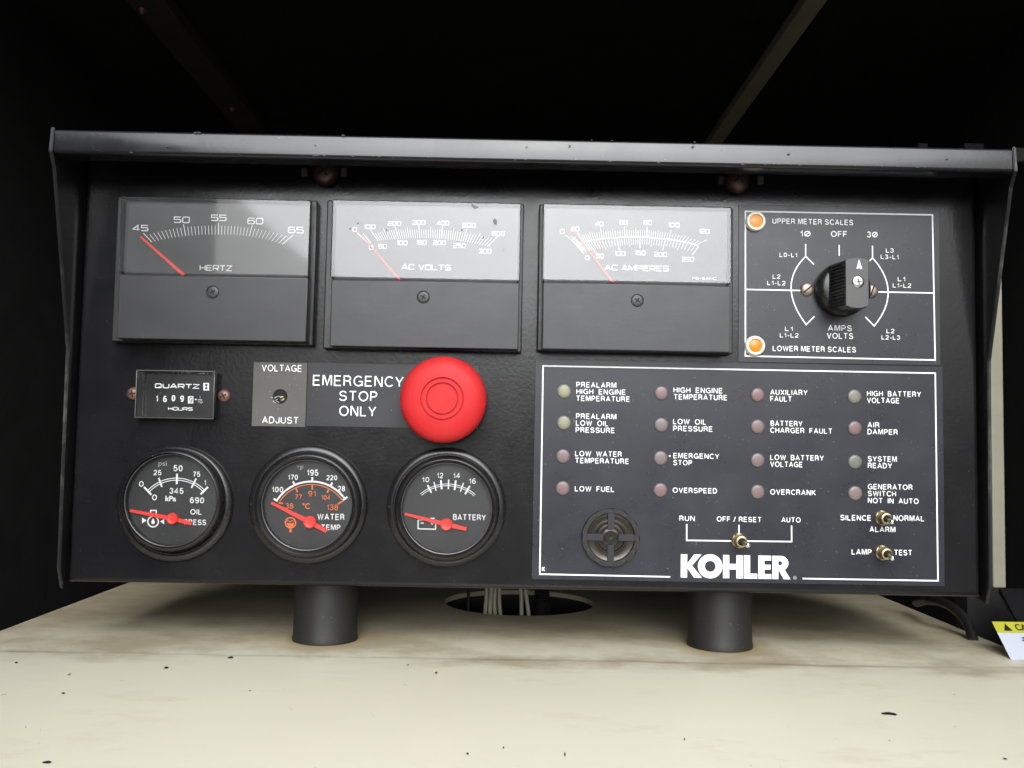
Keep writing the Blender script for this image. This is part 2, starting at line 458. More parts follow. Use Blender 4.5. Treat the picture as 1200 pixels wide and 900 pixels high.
# plain bold capitals drawn with one pen
def _e(cx, cy, rx, ry, a0, a1, n=12):
    return [(cx + rx * math.cos(R(a0 + (a1 - a0) * i / n)), cy + ry * math.sin(R(a0 + (a1 - a0) * i / n))) for i in range(n + 1)]
SG = {
 'A': [([(0, 0), (.33, 1), (.66, 0)], False), ([(.11, .3), (.55, .3)], False)],
 'B': [([(0, 0)] + [(.32, 0)] + _e(.32, .26, .23, .26, -90, 90, 8) + [(.02, .52)], False), ([(0, 0), (0, 1), (.3, 1)] + _e(.3, .76, .21, .24, 90, -90, 8), False)],
 'C': [(_e(.36, .5, .36, .5, 42, 318, 20), False)],
 'D': [([(0, 0), (0, 1), (.24, 1)] + _e(.24, .5, .37, .5, 90, -90, 12) , True)],
 'E': [([(.52, 1), (0, 1), (0, 0), (.54, 0)], False), ([(0, .52), (.48, .52)], False)],
 'F': [([(.5, 1), (0, 1), (0, 0)], False), ([(0, .5), (.44, .5)], False)],
 'G': [(_e(.37, .5, .37, .5, 45, 330, 20) + [(.70, .24), (.70, .46), (.40, .46)], False), ([(.70, .4), (.70, 0)], False)],
 'H': [([(0, 0), (0, 1)], False), ([(.58, 0), (.58, 1)], False), ([(0, .52), (.58, .52)], False)],
 'I': [([(0, 0), (0, 1)], False)],
 'J': [([(.42, 1), (.42, .22)] + _e(.21, .22, .21, .22, 0, -180, 8) + [(0, .32)], False)],
 'K': [([(0, 0), (0, 1)], False), ([(.56, 1), (.02, .40)], False), ([(.2, .6), (.6, 0)], False)],
 'L': [([(0, 1), (0, 0), (.48, 0)], False)],
 'M': [([(0, 0), (0, 1), (.1, 1), (.36, .05), (.62, 1), (.72, 1), (.72, 0)], False)],
 'N': [([(0, 0), (0, 1), (.06, 1), (.54, 0), (.60, 0), (.60, 1)], False)],
 'O': [(_e(.38, .5, .38, .5, 0, 345, 23), True)],
 '\u00d8': [(_e(.38, .5, .38, .46, 0, 345, 23), True), ([(.06, .02), (.70, .98)], False)],
 'P': [([(0, 0), (0, 1), (.28, 1)] + _e(.28, .72, .25, .28, 90, -90, 8) + [(0, .44)], False)],
 'Q': [(_e(.38, .5, .38, .5, 0, 345, 23), True), ([(.45, .25), (.74, -.04)], False)],
 'R': [([(0, 0), (0, 1), (.3, 1)] + _e(.3, .75, .24, .25, 90, -90, 8) + [(0, .5)], False), ([(.3, .5), (.5, .4), (.54, .12), (.58, 0)], False)],
 'S': [(_e(.29, .75, .27, .25, 15, 255, 12) + _e(.29, .26, .30, .26, 75, -165, 12), False)],
 'T': [([(0, 1), (.6, 1)], False), ([(.3, 1), (.3, 0)], False)],
 'U': [([(0, 1), (0, .3)] + _e(.29, .3, .29, .3, 180, 360, 10) + [(.58, 1)], False)],
 'V': [([(0, 1), (.31, 0), (.62, 1)], False)],
 'W': [([(0, 1), (.23, 0), (.46, .95), (.69, 0), (.92, 1)], False)],
 'X': [([(0, 0), (.6, 1)], False), ([(0, 1), (.6, 0)], False)],
 'Y': [([(0, 1), (.31, .42), (.62, 1)], False), ([(.31, .45), (.31, 0)], False)],
 'Z': [([(.02, 1), (.56, 1), (0, 0), (.58, 0)], False)],
 '0': [(_e(.25, .5, .25, .5, 0, 345, 23), True)],
 '1': [([(0, .74), (.2, .80), (.24, 1), (.24, 0)], False)],
 '2': [(_e(.25, .74, .25, .26, 170, -20, 10) + [(.36, .42), (.1, .2), (0, 0), (.52, 0)], False)],
 '3': [(_e(.23, .76, .23, .24, 160, -90, 10) + _e(.23, .26, .26, .26, 90, -165, 12), False)],
 '4': [([(.38, 0), (.38, 1), (0, .32), (0, .26), (.54, .26)], False)],
 '5': [([(.46, 1), (.08, 1), (.02, .5)] + _e(.24, .31, .26, .31, 130, -155, 14), False)],
 '6': [(_e(.27, .6, .27, .4, 50, 180, 8) + [(0, .35)] + _e(.26, .3, .26, .3, 180, 520, 18), False)],
 '7': [([(0, 1), (.5, 1), (.5, .92), (.28, .5), (.18, 0)], False)],
 '8': [(_e(.25, .76, .21, .24, 0, 345, 18), True), (_e(.25, .27, .26, .27, 0, 345, 18), True)],
 '9': [([(.25 * 2 - x + .02, 1 - y) for x, y in (_e(.27, .6, .27, .4, 50, 180, 8) + [(0, .35)] + _e(.26, .3, .26, .3, 180, 520, 18))], False)],
 '/': [([(0, -.05), (.34, 1.05)], False)], '-': [([(0, .38), (.28, .38)], False)],
}
_T0 = T
def T(pr, s, x0, x1, yb, cap, bold=.028):
    if any(ch != ' ' and ch not in SG for ch in s): return _T0(pr, s, x0, x1, yb, cap, bold)
    pen = .122 + max(0, bold - .014) * 2.2
    x = 0; items = []
    for ch in s:
        if ch == ' ': x += .38; continue
        g = SG[ch]; wd = max(p[0] for q in g for p in q[0]); items.append((x, g)); x += wd + .16 + pen
    tot = x - .16 - pen
    A = U(x0, yb, pr.Y); B = U(x1, yb, pr.Y); H = abs(A.z - U(x0, yb - cap, pr.Y).z)
    pw = pen * H; 
    sx = (B.x - A.x - pw) / tot if tot > .3 else H * .8; hh = H - pw
    off = 0 if tot > .3 else (B.x - A.x) / 2 - tot * sx / 2 - pw / 2
    for ox, g in items:
        for pts, cl in g:
            pr.stroke([(A.x + off + pw / 2 + (ox + px) * sx, A.z + pw / 2 + py * hh) for px, py in pts], pw, cl)

# wide square lettering of the meters, drawn with one pen
def _arc(cx, cy, rx, ry, a0, a1, n=4):
    return [(cx + rx * math.cos(R(a0 + (a1 - a0) * i / n)), cy + ry * math.sin(R(a0 + (a1 - a0) * i / n))) for i in range(n + 1)]
def _rr(x0, y0, x1, y1, r=.22):
    rx = r * .9
    return (_arc(x1 - rx, y1 - r, rx, r, 0, 90) + _arc(x0 + rx, y1 - r, rx, r, 90, 180) + _arc(x0 + rx, y0 + r, rx, r, 180, 270) + _arc(x1 - rx, y0 + r, rx, r, 270, 360))
W_ = 1.15
GL = {
 '0': [(_rr(0, 0, W_, 1), True)], 'O': [(_rr(0, 0, W_, 1), True)],
 '1': [([(0, .78), (.25, 1), (.25, 0)], False)],
 '2': [([(0, .9), (.1, 1), (W_ - .1, 1), (W_, .9), (W_, .6), (W_ - .1, .5), (.1, .5), (0, .38), (0, 0), (W_, 0)], False)],
 '3': [([(0, .92), (.1, 1), (W_ - .1, 1), (W_, .9), (W_, .62), (W_ - .12, .5), (W_, .38), (W_, .1), (W_ - .1, 0), (.1, 0), (0, .08)], False), ([(.3, .5), (W_ - .15, .5)], False)],
 '4': [([(.85, 0), (.85, 1), (.0, .32), (0, .24), (W_, .24)], False)],
 '5': [([(W_, 1), (0, 1), (0, .56), (W_ - .15, .56), (W_, .45), (W_, .12), (W_ - .12, 0), (.1, 0), (0, .1)], False)],
 '6': [([(W_, .9), (W_ - .1, 1), (.15, 1), (0, .86), (0, .12), (.12, 0), (W_ - .12, 0), (W_, .12), (W_, .44), (W_ - .12, .56), (.06, .56)], False)],
 '7': [([(0, 1), (W_, 1), (W_, .85), (.4, 0)], False)],
 '8': [(_rr(0, .5, W_, 1, .16), True), (_rr(0, 0, W_, .5, .16), True)],
 '9': [([(0, .1), (.1, 0), (W_ - .15, 0), (W_, .14), (W_, .88), (W_ - .12, 1), (.12, 1), (0, .88), (0, .56), (.12, .44), (W_ - .06, .44)], False)],
 'A': [([(0, 0), (.52, 1), (.68, 1), (1.2, 0)], False), ([(.2, .28), (1.0, .28)], False)],
 'C': [([(W_, .82), (W_, .88), (W_ - .15, 1), (.15, 1), (0, .86), (0, .14), (.15, 0), (W_ - .15, 0), (W_, .12), (W_, .18)], False)],
 'E': [([(W_, 1), (0, 1), (0, 0), (W_, 0)], False), ([(0, .5), (W_ * .9, .5)], False)],
 'H': [([(0, 0), (0, 1)], False), ([(W_, 0), (W_, 1)], False), ([(0, .5), (W_, .5)], False)],
 'L': [([(0, 1), (0, 0), (W_, 0)], False)],
 'M': [([(0, 0), (0, 1), (.65, .15), (1.3, 1), (1.3, 0)], False)],
 'P': [([(0, 0), (0, 1), (W_ - .15, 1), (W_, .88), (W_, .52), (W_ - .15, .4), (0, .4)], False)],
 'Q': [(_rr(0, 0, W_, 1), True), ([(.7, .25), (W_ + .05, -.04)], False)],
 'R': [([(0, 0), (0, 1), (W_ - .15, 1), (W_, .88), (W_, .54), (W_ - .15, .42), (0, .42)], False), ([(.6, .42), (W_, 0)], False)],
 'S': [([(W_, .88), (W_ - .12, 1), (.12, 1), (0, .88), (0, .62), (.12, .5), (W_ - .12, .5), (W_, .38), (W_, .12), (W_ - .12, 0), (.12, 0), (0, .12)], False)],
 'T': [([(0, 1), (W_, 1)], False), ([(W_ / 2, 1), (W_ / 2, 0)], False)],
 'U': [([(0, 1), (0, .14), (.15, 0), (W_ - .15, 0), (W_, .14), (W_, 1)], False)],
 'V': [([(0, 1), (.58, 0), (1.16, 1)], False)],
 'Y': [([(0, 1), (.58, .45), (1.16, 1)], False), ([(.58, .45), (.58, 0)], False)],
 'Z': [([(0, 1), (W_, 1), (0, 0), (W_, 0)], False)],
 '-': [([(0, .45), (.5, .45)], False)],
 '+': [([(0, .5), (.8, .5)], False), ([(.4, .1), (.4, .9)], False)],
}
def WT(pr, s, x0, x1, yb, cap, pen=.16, gap=.34):
    x = 0; items = []
    for ch in s:
        if ch == ' ': x += .75; continue
        g = GL[ch]; wd = max(p[0] for q in g for p in q[0])
        items.append((x, g)); x += wd + gap
    tot = x - gap
    A = U(x0, yb, pr.Y); B = U(x1, yb, pr.Y); H = A.z - U(x0, yb - cap, pr.Y).z; H = abs(H)
    pw = pen * H
    sx = (B.x - A.x - pw) / tot; hh = H - pw
    for ox, g in items:
        for pts, cl in g:
            pr.stroke([(A.x + pw / 2 + (ox + px) * sx, A.z + pw / 2 + py * hh) for px, py in pts], pw, cl)

def Zm(ox, oy, s):
    return lambda x, y: (ox + x / s, oy + y / s)

def linepx(pr, pts, wpx, closed=False):
    """printed line through photo pixels, width in photo pixels"""
    k = (0.6 + pr.Y) / F_PX
    pr.stroke([pr.px(*p) for p in pts], wpx * k, closed)

def screw_head(name, px, py, rpx, m, parent, Y0, h, slot='cross', ang=20, dark=None, n=28, seat=None):
    """domed head with its driver slot cut as a dark recess; returns the head"""
    c = U(px, py, Y0 - h); k = (0.6 + Y0 - h) / F_PX; r = rpx * k
    prof = [(0, -h), (r * .45, -h * .97), (r * .75, -h * .82), (r * .93, -h * .5), (r, -h * .12), (r, 0)]
    hd = lathe(name, prof, c.x, c.z, m, parent, n, 50, Y0)
    p = Print(Y0 - h - .00008)
    for a in ((ang, ang + 90) if slot == 'cross' else (ang,)):
        d = Vector((math.cos(R(a)), math.sin(R(a)))) * r * (.5 if slot == 'cross' else .85)
        p.stroke([(c.x - d.x, c.z - d.y), (c.x + d.x, c.z + d.y)], r * .2)
    p.build('driver_slot', dark or MT['hole'], hd)
    return hd

# ================================================================== the setting
H = CAM.z
CREASE = UZ(600, 775).y
lx = (UZ(0, 737).x + UZ(150, 685).x) / 2
rx = (UZ(1200, 770).x + UZ(1040, 700).x) / 2
PR = 36.5 * .64 / F_PX
PYL, PYR = UZ(381.5, 754).y + PR, UZ(843.5, 768).y + PR
PY_ = max(PR + .003, (PYL + PYR) / 2)
print('posts', PYL - PR, PYR - PR)
posts = [(U(381.5, 730, PY_).x, PY_, PR), (U(843.5, 745, PY_).x, PY_, PR)]
hc = UZ(608, 721.5); hr = (UZ(695, 708).x - UZ(521, 708).x) / 2 * 1.02
hole_c = Vector(((UZ(695, 708).x + UZ(521, 708).x) / 2, hc.y + hr, 0))
bm = bmesh.new()
YB = .72
outer = [bm.verts.new(v) for v in ((lx, CREASE, 0), (rx, CREASE, 0), (rx, YB, 0), (lx, YB, 0))]
NH = 48
inner = [bm.verts.new((hole_c.x + hr * math.cos(2 * math.pi * i / NH), hole_c.y + hr * math.sin(2 * math.pi * i / NH), 0)) for i in range(NH)]
ed = [bm.edges.new((outer[i], outer[(i + 1) % 4])) for i in range(4)] + [bm.edges.new((inner[i], inner[(i + 1) % NH])) for i in range(NH)]
bmesh.ops.triangle_fill(bm, use_beauty=True, edges=ed)
for f in bm.faces:
    if f.normal.z < 0: f.normal_flip()
low = [bm.verts.new(v.co + Vector((0, 0, -.004))) for v in inner]
for i in range(NH):
    bm.faces.new((inner[i], inner[(i + 1) % NH], low[(i + 1) % NH], low[i]))
# sloping front of the deck past the crease, rounded over a few steps, and the turned-down sides
prev = outer[:2]; y, z = CREASE, 0.0
for st, sl in tuple((.012, .3 + k * .5) for k in range(18)) + ((.06, 9.5), (.01, 40), (.2, 86)):
    y -= st * math.cos(R(sl)); z -= st * math.sin(R(sl))
    cur = [bm.verts.new((lx, y, z)), bm.verts.new((rx, y, z))]
    bm.faces.new((prev[0], prev[1], cur[1], cur[0])); prev = cur
for X in (lx, rx):
    a = [bm.verts.new(v) for v in ((X, YB, 0), (X, CREASE, 0), (X, CREASE, -.4), (X, YB, -.4))]
    bm.faces.new(a)
    a = [bm.verts.new(v) for v in ((X, CREASE, 0), (X, CREASE - .27, -.046), (X, CREASE - .27, -.4), (X, CREASE, -.4))]
    bm.faces.new(a)
me = bpy.data.meshes.new('deck'); bm.to_mesh(me); bm.free()
me.materials.append(deck_mat(posts))
deck = bpy.data.objects.new('deck', me); link(deck, None, (0, 0, 0))
deck['kind'] = 'structure'
# chips knocked out of the deck paint
def deckpt(px, py):
    p = UZ(px, py)
    if p.y > CREASE: return p, 0
    d = (p - CAM).normalized(); sl = 0.0; y, z = CREASE, 0.0
    for st, a in [(.012, .3 + k * .5) for k in range(18)] + [(.06, 9.5)]:
        sl = R(a); y0_, z0_ = y, z
        y -= st * math.cos(sl); z -= st * math.sin(sl)
        nrm = Vector((0, -math.sin(sl), math.cos(sl))); o = Vector((0, y0_, z0_))
        q = CAM + d * ((o - CAM).dot(nrm) / d.dot(nrm))
        if q.y >= y: break
    nrm = Vector((0, -math.sin(sl), math.cos(sl)))
    tt = (o - CAM).dot(nrm) / d.dot(nrm)
    return CAM + d * tt, sl
for (x, y, wpx, hpx) in ((1042, 837, 15, 4.5), (270, 771, 5, 4.5), (195, 783, 5.5, 3), (74, 813, 4, 2), (511, 789, 3, 3), (55, 894, 8, 3), (19, 777, 3, 2), (1178, 890, 3, 2), (548, 884, 2.5, 3), (662, 885, 2, 4),
                      (590, 877, 2.2, 2), (81, 791, 2.2, 2), (293, 810, 2, 1.5), (478, 780, 2.5, 2), (802, 867, 2, 2)):
    p, sl = deckpt(x, y); s = (p - CAM).length / F_PX
    nrm = Vector((0, -math.sin(sl), math.cos(sl))); fy = Vector((0, math.cos(sl), math.sin(sl)))
    n = 14; ph = random.random() * 6
    vs = []
    for i in range(n):
        a = 2 * math.pi * i / n; r = 1 + .22 * math.sin(2 * a + ph) + .14 * math.sin(3 * a + 2 * ph) + random.uniform(-.1, .1)
        vs.append(p + nrm * .0004 + Vector((1, 0, 0)) * math.cos(a) * r * wpx * s * .45 + fy * math.sin(a) * r * hpx * s * .5 / (.30 if sl == 0 else .45))
    mesh_obj('paint_chip', vs, [tuple(range(n))], MT['darkprint'], deck, p)

ground = mesh_obj('ground', [(-60, 60, -1.3), (-60, -60, -1.3), (60, -60, -1.3), (60, 60, -1.3)], [(0, 1, 2, 3)], dusty(newmat('ground_gravel', (.15, .14, .13)), (.13, .125, .115), (.2, .19, .17), .8, .8, .95, 0.0), None)
ground['kind'] = 'structure'

# enclosure round the panel
EN = thing('equipment_enclosure', 'black lined equipment enclosure around and above the control panel', 'enclosure', (0, .72, -1.0))
LW, RW, CZ, FY = -.47, .50, H + .42, -.93
FC = -.12                                        # front edge of the ceiling
box('side_wall', LW - .02, LW, FY, .95, -1.29, CZ + .02, MT['wall'], EN)
box('side_wall', RW, RW + .02, -.35, .95, -1.29, CZ + .02, MT['wall'], EN)
box('back_wall', LW + .001, RW - .001, .93, .95, -1.29, CZ - .001, MT['wall'], EN)
box('ceiling', LW + .001, RW - .001, FC, .929, CZ, CZ + .02, MT['wall'], EN)
box('floor_pan', LW + .001, RW - .001, -.3, .929, -.42, -.40, MT['wall'], EN)
# ribs under the ceiling, running to the back
def ceil_at(px, py, z): return UZ(px, py, z)
a0, a1 = UZ(945, 0, CZ - .012), UZ(970, 0, CZ - .012)
box('ceiling_rib', a0.x, a1.x, FC + .02, .92, CZ - .012, CZ - .0005, MT['creamrib'], EN, .001)
a0, a1 = UZ(146, 0, CZ - .016), UZ(190, 0, CZ - .016)
rb = box('ceiling_rib', a0.x, a1.x, FC + .02, UZ(285, 148, CZ).y, CZ - .016, CZ - .0005, MT['brownrib'], EN, .0015)
rb['label'] = 'dark brown ceiling rib'
for (q1, q2) in ((160, 12), (268, 128)):
    p = UZ(q1 - 6, q2, CZ - .017)
    bm = bmesh.new(); bmesh.ops.create_uvsphere(bm, u_segments=12, v_segments=6, radius=.005, matrix=Matrix.Translation((p.x + .01, p.y, CZ - .016)))
    bm_obj('rib_bolt', bm, MT['rust'], rb)
a0 = UZ(250, 146, CZ - .01)
box('rib_bracket', a0.x - .01, a0.x + .1, a0.y - .0, a0.y + .03, CZ - .012, CZ - .0008, MT['dark_bracket'], EN, .002)
# cream edge of the frame behind the right of the panel
p0, p1 = U(1162.5, 560, .12), U(1177.5, 560, .12)
zb = U(1170, 689, .12).z
box('door_post', p0.x, p1.x, .12, .15, zb, H + .16, MT['cream_trim'], EN, .001)
box('frame_sill', p0.x - .03, RW - .001, .10, .118, zb - .05, zb, MT['wall'], EN)
for (q, s_) in ((1082, 12), (1142, 24)):
    p = U(q, 165, .2); k = .8 / F_PX
    box('hinge_bracket', p.x - s_ / 2 * k, p.x + s_ / 2 * k, .2, .215, p.z - .03, p.z - .002, MT['dark_bracket'], EN, .001)
p = U(1196, 182, .1); box('hinge_bracket', p.x - .005, p.x + .02, .1, .11, p.z - .005, p.z + .006, MT['dark_bracket'], EN, .001)
# sloping black ledge beside the deck with the caution label
YA, YB_ = .035, .02
A = U(1162, 729, YA); 
Bp = U(1177, 757, YB_)
dn = Vector((0, Bp.y - A.y, Bp.z - A.z)).normalized()
lnr = Vector((0, dn.z, -dn.y)); 
if lnr.y > 0: lnr = -lnr
ax = rx + .0015
bm = bmesh.new()
q = [Vector((ax, A.y, A.z)) - dn * .03, Vector((RW - .001, A.y, A.z)) - dn * .03, Vector((RW - .001, A.y, A.z)) + dn * .14, Vector((ax, A.y, A.z)) + dn * .14]
vv = [bm.verts.new(v) for v in q] + [bm.verts.new(v - lnr * .004) for v in q]
for f in ((0, 1, 2, 3), (7, 6, 5, 4), (0, 4, 5, 1), (1, 5, 6, 2), (2, 6, 7, 3), (3, 7, 4, 0)): bm.faces.new([vv[i] for i in f])
bm_obj('side_ledge', bm, MT['hood'], EN)
def SP(u, v, k=1):  # sticker coordinates in photo-pixel sized steps from its top left corner
    s = .62 / F_PX
    return Vector((A.x + u * s, A.y, A.z)) + dn * (v * s) + lnr * (.0003 * k)
SL = (A - Bp).length / (.62 / F_PX)
def quad(name, pts, m, par, k): return mesh_obj(name, [SP(u, v, k) for u, v in pts], [tuple(range(len(pts)))], m, par, SP(pts[0][0], pts[0][1], k))
stk = quad('caution_label', [(0, 0), (95, 0), (95, 75), (0, 75)], MT['stickerwhite'], EN, 1)
vs_ = SL / 28.0
quad('yellow_header', [(0, 0), (95, 0), (95, 13 * vs_), (0, 13 * vs_)], MT['yellowprint'], stk, 2)
quad('warning_triangle', [(9, 11 * vs_), (14, 2.5 * vs_), (19, 11 * vs_)], MT['darkprint'], stk, 3)
v, f = text_mesh('CAUTION', .02)
mw = max(a[0] for a in v)
mesh_obj('printed_lettering', [SP(24 + x / mw * 44, 10.2 * vs_ - y / CAPH * 7 * vs_, 3) for x, y in v], f, MT['darkprint'], stk, SP(24, 8, 3))
hand = [(17, 19), (24, 17), (34, 16), (60, 16), (60, 24), (44, 26), (36, 30), (30, 28), (28, 34), (24, 36), (25, 28), (19, 27), (22, 24), (15, 22), (20, 21)]
bm = bmesh.new(); vv = [bm.verts.new(SP(a + 8, b_ * vs_, 3)) for a, b_ in hand]
bmesh.ops.triangulate(bm, faces=[bm.faces.new(vv)]); bm_obj('printed_hand', bm, MT['blueprint'], stk, (0, 0, 0), None)
bm = bmesh.new(); vv = [bm.verts.new(SP(a, b_ * vs_, 4)) for a, b_ in ((30, 38), (44, 33), (60, 36), (60, 44), (40, 44))]
bm.faces.new(vv); bm_obj('printed_gear', bm, MT['blueprint'], stk, (0, 0, 0), None)

# hose lying beside the deck
pts = []
for (x, y, Y) in ((1068, 706, .16), (1080, 703, .13), (1093, 704, .11), (1106, 709, .10), (1118, 718, .09), (1128, 731, .08), (1134, 750, .07)):
    pts.append(U(x, y, Y) + Vector((.004, 0, 0)))
ho = thing('rubber_hose', 'black rubber hose bending down behind the right edge of the deck', 'hose', tuple(pts[0]))
tube('hose_body', pts, .0035, MT['body'], ho, 12)

# wires rising through the hole
def wire(name, x, x2, rpx, mt, label, grp, Y, cat='wire', conduit=False):
    k = (.6 + Y) / F_PX
    P = []
    for i in range(15):
        q = i / 14; y = 740 - q * 66
        xx = x2 + (x - x2) * q + 1.2 * math.sin(q * 5 + x)
        P.append(U(xx, y, Y))
    P = [P[0] + Vector((0, .01, -.10))] + [P[0] + Vector((0, .004, -.04))] + P + [P[-1] + Vector((0, .01, .06))]
    th = thing(name, label, cat, tuple(P[0]), grp)
    if conduit:
        Q = []
        for a, b_ in zip(P, P[1:]):
            n = max(2, int((b_ - a).length / .0011))
            Q += [a + (b_ - a) * i / n for i in range(n)]
        tube('corrugated_sleeve', Q, lambda i: rpx * k * (1 if i % 2 else .84), mt, th, 14)
    else:
        tube('wire_sheath', P, rpx * k, mt, th, 8)
WY = hole_c.y - .01
lab = ['first beige wire from the left in the deck hole', 'second beige wire from the left in the deck hole', 'third beige wire from the left in the deck hole',
       'fourth beige wire, right edge of the left bundle in the deck hole', 'slanting beige wire just right of the left bundle in the hole', 'beige wire against the black corrugated conduit in the hole']
for i, (x, x2) in enumerate(((569.5, 569), (575, 575.5), (580.5, 581), (586, 586.5), (607.5, 613.5), (616.5, 619.5))):
    wire('beige_wire', x, x2, 2.5 if i < 3 else 2.4, MT['beige'], lab[i], 'beige wires in the deck hole', WY - (i % 2) * .003)
wire('corrugated_conduit', 636, 637, 9.5, MT['rubber'], 'black corrugated conduit beside the beige wires in the deck hole', None, WY + .004, 'conduit', True)
wire('black_wire', 549, 551, 1.8, MT['rubber'], 'thin black wire at the left end of the deck hole', None, WY + .02, 'wire')

# ================================================================== control panel
hl, hrr = U(77, 670), U(1152, 690)
XC = (hl.x + hrr.x) / 2 ; W = (hrr.x - hl.x) / 2
ZB = U(613, 691).z                                # bottom of the face
def front(a, b):                                  # distance of the cheek edge seen at photo pixels a and b
    pa, pb = U(*a), U(*b)
    return (W + .0022) / ((pb.x - pa.x) / 2 / .6) - .6
HF = front((60.5, 165), (1193, 188))               # front of the hood
FM, FB = front((78, 410), (1163, 430)), front((67.5, 670), (1165, 688))
print('cheek', HF, FM, FB)
ZT = U(600, 162, HF).z                            # top of the hood
ZL = U(600, 190, HF - .001).z                     # lower edge of its lip
CP = thing('control_panel', 'black generator control panel with meters, gauges, switches and red stop button', 'control panel', (XC, .05, 0))
TH = .0022
# face tray: sheet with rolled edges turned back
bm = bmesh.new()
fx0, fx1 = XC - W + .0015, XC + W - .0015
prof = [(.055, -1, 0)]
def tray(bm, x0, x1, z0, z1, r, back):
    rings = []
    for k in range(6):
        a = R(90) * k / 5
        off = r * (1 - math.sin(a)); y = r * (1 - math.cos(a))
        rings.append((r - r * math.sin(a) if False else off, None))
    ring_list = []
    for k in range(7):
        a = R(90) * k / 6
        inset = r * (1 - math.sin(a)); y = r - r * math.sin(R(90) - a) if False else r * (1 - math.cos(R(90) - a))
        inset = r * (1 - math.cos(R(90) - (R(90) - a))) ; 
        ring_list.append((r * (1 - math.sin(R(90) - a)) if False else r * (1 - math.cos(a)), r * (1 - math.sin(a))))
    # ring_list: (inset, y): a=0 -> inset 0, y r ; a=90 -> inset r, y 0
    ring_list = [(0, back)] + ring_list
    prev = None
    for ins, y in ring_list:
        cur = [bm.verts.new(v) for v in ((x0 + ins, y, z0 + ins), (x1 - ins, y, z0 + ins), (x1 - ins, y, z1 - ins), (x0 + ins, y, z1 - ins))]
        if prev:
            for i in range(4): bm.faces.new((prev[i], prev[(i + 1) % 4], cur[(i + 1) % 4], cur[i]))
        prev = cur
    bm.faces.new(prev)
FZT = ZL + .055
tray(bm, fx0, fx1, ZB, ZT - .004, .003, .02)
face = bm_obj('face_panel', bm, MT['panel'], CP, (0, 0, 0), 40)
# box behind the face
bx = bmesh.new(); add_box(bx, XC - W + .006, XC + W - .006, .0205, .13, ZB + .003, ZT - .006, .002)
bm_obj('rear_box', bx, MT['panel'], CP)
# side cheeks with the flared front edge
for sgn in (-1, 1):
    X1 = XC + sgn * W; X0 = X1 + sgn * TH
    xo = 60 if sgn < 0 else 1193
    zc = U(70 if sgn < 0 else 1160, 410 if sgn < 0 else 425).z
    zbm = U(67 if sgn < 0 else 1165, 668 if sgn < 0 else 686, -.014).z
    pf = [(.13, ZB + .004), (.004, ZB - .002), (FB * .3, ZB - .004), (FB, zbm), (FM, zc), (HF + .004, ZL - .008), (HF - .0015, ZL + .001), (HF, ZT + .0012), (.13, ZT + .0012)]
    bm = bmesh.new()
    va = [bm.verts.new((X1, y, z)) for y, z in pf]; vb = [bm.verts.new((X0, y, z)) for y, z in pf]
    n = len(pf)
    fa = bm.faces.new(va); fb = bm.faces.new(vb[::-1])
    for i in range(n): bm.faces.new((va[i], vb[i], vb[(i + 1) % n], va[(i + 1) % n]))
    bmesh.ops.recalc_face_normals(bm, faces=bm.faces)
    bmesh.ops.bevel(bm, geom=[e for e in bm.edges], offset=.0005, segments=2, affect='EDGES')
    ck = bm_obj('side_cheek', bm, MT['hood'], CP, (0, 0, 0), None)
    ck.data.materials.append(MT['worn'])
    for p_ in ck.data.polygons:
        if p_.normal.y < -.45: p_.material_index = 1
# hood: top sheet, front lip, small return
x0, x1 = XC - W + .0006, XC + W - .0006
yf = HF
hp = [(.13, ZT)] + [(yf + .0018 - .0018 * math.sin(R(a)), ZT - .0018 + .0018 * math.cos(R(a))) for a in (0, 22, 45, 68, 90)] + \
     [(yf - .0005, ZL + .0025)] + [(yf - .0005 + .0022 - .0022 * math.cos(R(a)), ZL + .0022 - .0022 * math.sin(R(a))) for a in (20, 45, 70, 90)] + [(yf + .014, ZL), (yf + .014, ZL + .0014), (yf + .004, ZL + .0014), (yf + .003, ZT - .003), (.13, ZT - .002)]
bm = bmesh.new()
NX = 30
rows = []
for i in range(NX + 1):
    xx = x0 + (x1 - x0) * i / NX
    dz = .00004 * math.sin(i * 1.3) + .00003 * math.sin(i * 2.9)
    rows.append([bm.verts.new((xx, y + (dz if 0 < j < len(hp) - 1 else 0), z + dz * .6)) for j, (y, z) in enumerate(hp)])
for a, b_ in zip(rows, rows[1:]):
    for j in range(len(hp)): bm.faces.new((a[j], b_[j], b_[(j + 1) % len(hp)], a[(j + 1) % len(hp)]))
bm.faces.new(rows[0]); bm.faces.new(rows[-1][::-1])
bm_obj('hood', bm, MT['hood'], CP, (0, 0, 0), 40)
# chips on the hood edge
pr = Print(HF - .0011)
for _ in range(46):
    x = random.uniform(150, 1180); yy = 150 + 15 * (x - 62) / 783 + random.choice((26.5, 26, 27, 2, random.uniform(6, 22)))
    c = pr.px(x, yy); s = random.uniform(.0002, .0009)
    n = 8; pr.poly([(c[0] + s * random.uniform(.7, 2.2) * math.cos(2 * math.pi * i / n), c[1] + s * .5 * math.sin(2 * math.pi * i / n)) for i in range(n)])
ch = pr.build('paint_chips', MT['darkprint'], CP); ch['kind'] = 'stuff'

# hood bolts with the slots beside them
for (x, y, rpx) in ((379, 199, 15.5), (867, 208, 15.5)):
    bo = screw_head('hood_bolt', x, y, rpx, MT['boltrust'], CP, -.004, .008, 'cross', 35)
    for dx in (-22, 24):
        p = U(x + dx, y + 3, -.001); k = .6 / F_PX
        box('slot_tab', p.x - 3.5 * k, p.x + 3.5 * k, -.0022, -.0003, p.z - 5.0 * k, p.z + 5.0 * k, MT['knobtop'], bo, .0004)

